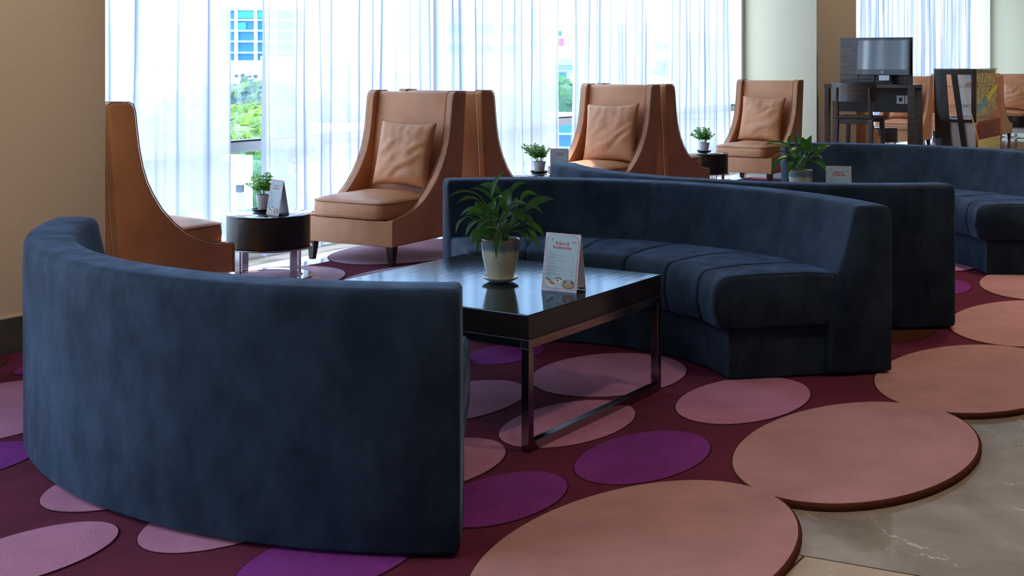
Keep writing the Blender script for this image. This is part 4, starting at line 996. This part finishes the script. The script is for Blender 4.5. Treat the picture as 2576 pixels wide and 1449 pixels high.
facade(e, 'floor_slab', [(540, 760, y, y+5) for y in (22, 48, 75, 102, 130)], 380, 'o_light', 1.5)
facade(e, 'column', [(x, x+5, 22, 170) for x in (546, 595, 644, 693, 742)], 380, 'o_white', 3)
facade(e, 'upper_window', [(600, 644, 28, 46), (650, 690, 28, 46), (600, 620, 56, 74)], 380, 'o_cyan', .8)
e = bld('apartment_block', 560, 900, 152, 170, 'o_white', 'low white building below the blue tower', 20)
facade(e, 'window', [(608, 615, 186, 194), (593, 598, 188, 194), (640, 648, 188, 196), (628, 632, 190, 195), (700, 720, 180, 195), (760, 780, 180, 200), (820, 850, 175, 195)], 170, 'o_dark', .6)
e = bld('stepped_block', 655, 800, 141, 156, 'o_white', 'white stepped roof block right of the left curtain gap', 10)
e = bld('white_house', 230, 470, 60, 150, 'o_white', 'white building behind the leftmost curtain', 20)
facade(e, 'window', [(x, x+26, y, y+14) for x in (300, 340, 380, 420) for y in (90, 125, 160)], 150, 'o_light', .5)
e = bld('long_white_building', 1040, 1400, 20, 200, 'o_white', 'long white building behind the middle curtain', 20)
facade(e, 'window', [(1085, 1095, 12+12, 46), (1084, 1093, 122, 148), (1130, 1170, 60, 84), (1200, 1240, 60, 84), (1270, 1310, 60, 84), (1130, 1170, 110, 134), (1200, 1240, 110, 134), (1270, 1310, 110, 134)], 200, 'o_cyan', .6)
e = bld('balcony_building', 1390, 1600, 60, 120, 'o_white', 'white building with a cyan balcony seen through the middle curtain gap', 15)
facade(e, 'balcony', [(1395, 1450, 146, 180)], 120, 'o_light', .8)
facade(e, 'window', [(1404, 1424, 184, 200), (1402, 1412, 78, 90)], 120, 'o_blue', .4)
facade(e, 'sign', [(1403, 1418, 97, 115)], 120, 'o_pink', .4)
facade(e, 'railing', [(1395, 1450, 165, 166), (1395, 1450, 172, 173)], 120, 'o_dark', 1.0)
e = bld('flats', 1600, 1960, 80, 140, 'o_white', 'white block of flats behind the right curtains', 15)
facade(e, 'window', [(1645, 1665, 109, 121), (1672, 1690, 109, 121), (1650, 1665, 152, 176), (1672, 1690, 152, 176), (1720, 1760, 100, 124), (1790, 1830, 100, 124)], 140, 'o_grey', .4)
facade(e, 'balcony', [(1640, 1700, 176, 184)], 140, 'o_light', .8)
facade(e, 'blue_awning', [(1842, 1890, 157, 200)], 140, 'o_cyan', .6)
facade(e, 'ledge', [(1838, 1890, 108, 111)], 140, 'o_grey', 1)
e = bld('glass_annex', 1385, 1500, 300, 42, 'o_blue', 'low blue glass annex below the sill rail in the middle gap', 6)
facade(e, 'slab', [(1385, 1500, 334, 338), (1385, 1500, 368, 380)], 42, 'o_light', .3)
e = bld('garden_shed', 580, 614, 398, 30, 'o_white', 'small white shed with a pale awning seen below the sill rail', 1.0)
facade(e, 'door', [(597, 613, 458, 520)], 30, 'o_grey', .1)
facade(e, 'window', [(597, 613, 462, 482)], 30, 'o_dark', .15)
facade(e, 'awning', [(592, 624, 440, 460)], 30, 'card', .5)
facade(e, 'roof', [(574, 618, 388, 402)], 30, 'o_grey', .6)
e = bld('low_hall', 680, 1060, 330, 60, 'o_white', 'low white hall behind the curtain of the nearest round table', 8)
facade(e, 'window', [(x, x+30, 370, 400) for x in (710, 780, 850, 920)], 60, 'o_light', .3)
def tree(px, pytop, Y, r, mat, label, seed, squash=.75):
    random.seed(seed)
    c = pt_at(px, pytop, Y); c.z -= r*squash
    e = empty('tree', (c.x, Y, -5.0)); tag(e, label, 'tree', 'trees outside the windows')
    bm = bmesh.new()
    for k in range(520):
        d = Vector((random.gauss(0, 1), random.gauss(0, 1), random.gauss(0, 1))).normalized()*(random.uniform(.55, 1)**.5)
        lump = 1+.25*noise.noise(d*2.5+Vector((seed, 0, 0)))
        p = Vector((d.x*r*lump, d.y*r*lump, d.z*r*squash*lump + (c.z+5.0)))
        s = r*random.uniform(.07, .16)
        nrm = Vector((random.gauss(0, 1), random.gauss(0, 1), random.gauss(0, 1)+.6)).normalized()
        a = nrm.orthogonal().normalized()*s; b = nrm.cross(a).normalized()*s*.7
        bm.faces.new([bm.verts.new(p+a), bm.verts.new(p+b), bm.verts.new(p-a), bm.verts.new(p-b)])
    bmesh.ops.create_icosphere(bm, subdivisions=3, radius=1, matrix=Matrix.Translation((0, 0, c.z+5.0)) @ Matrix.Diagonal((r*.86, r*.86, r*squash*.86, 1)))
    for v in bm.verts:
        pass
    link('crown', bm, mat, e, smooth=False)
    bm = bmesh.new(); tube(bm, [(0, 0, 0), (.05*r, 0, (c.z+5.0)*.5), (0, 0, c.z+5.0)], .07*r, 8); link('trunk', bm, 'bark', e)
tree(610, 196, 70, 3.4, 'o_tree3', 'blue-green tree in the left curtain gap below the white block', 1)
tree(672, 205, 82, 2.6, 'o_tree3', 'second blue-green tree behind the left gap curtain edge', 2)
tree(650, 262, 44, 2.0, 'o_tree2', 'bright yellow-green tree just above the sill rail in the left gap', 3, .6)
tree(588, 300, 38, 1.6, 'o_tree2', 'bright green tree at the left side of the left gap', 4, .6)
tree(652, 372, 36, 1.3, 'o_tree', 'dark green tree right of the garden shed', 5, 1.3)
tree(1418, 192, 62, 1.9, 'o_tree', 'round green tree above the sill rail in the middle gap', 6, 1.1)
tree(1415, 378, 38, .8, 'o_tree2', 'small bright bush at the bottom of the middle gap', 7, .7)
tree(800, 250, 80, 4.0, 'o_tree3', 'pale tree behind the curtain over the nearest round table', 8)
tree(1250, 240, 80, 4.0, 'o_tree3', 'pale tree behind the curtain between the chair backs', 9)
tree(430, 240, 56, 4.0, 'o_tree3', 'pale tree behind the leftmost curtain', 10)
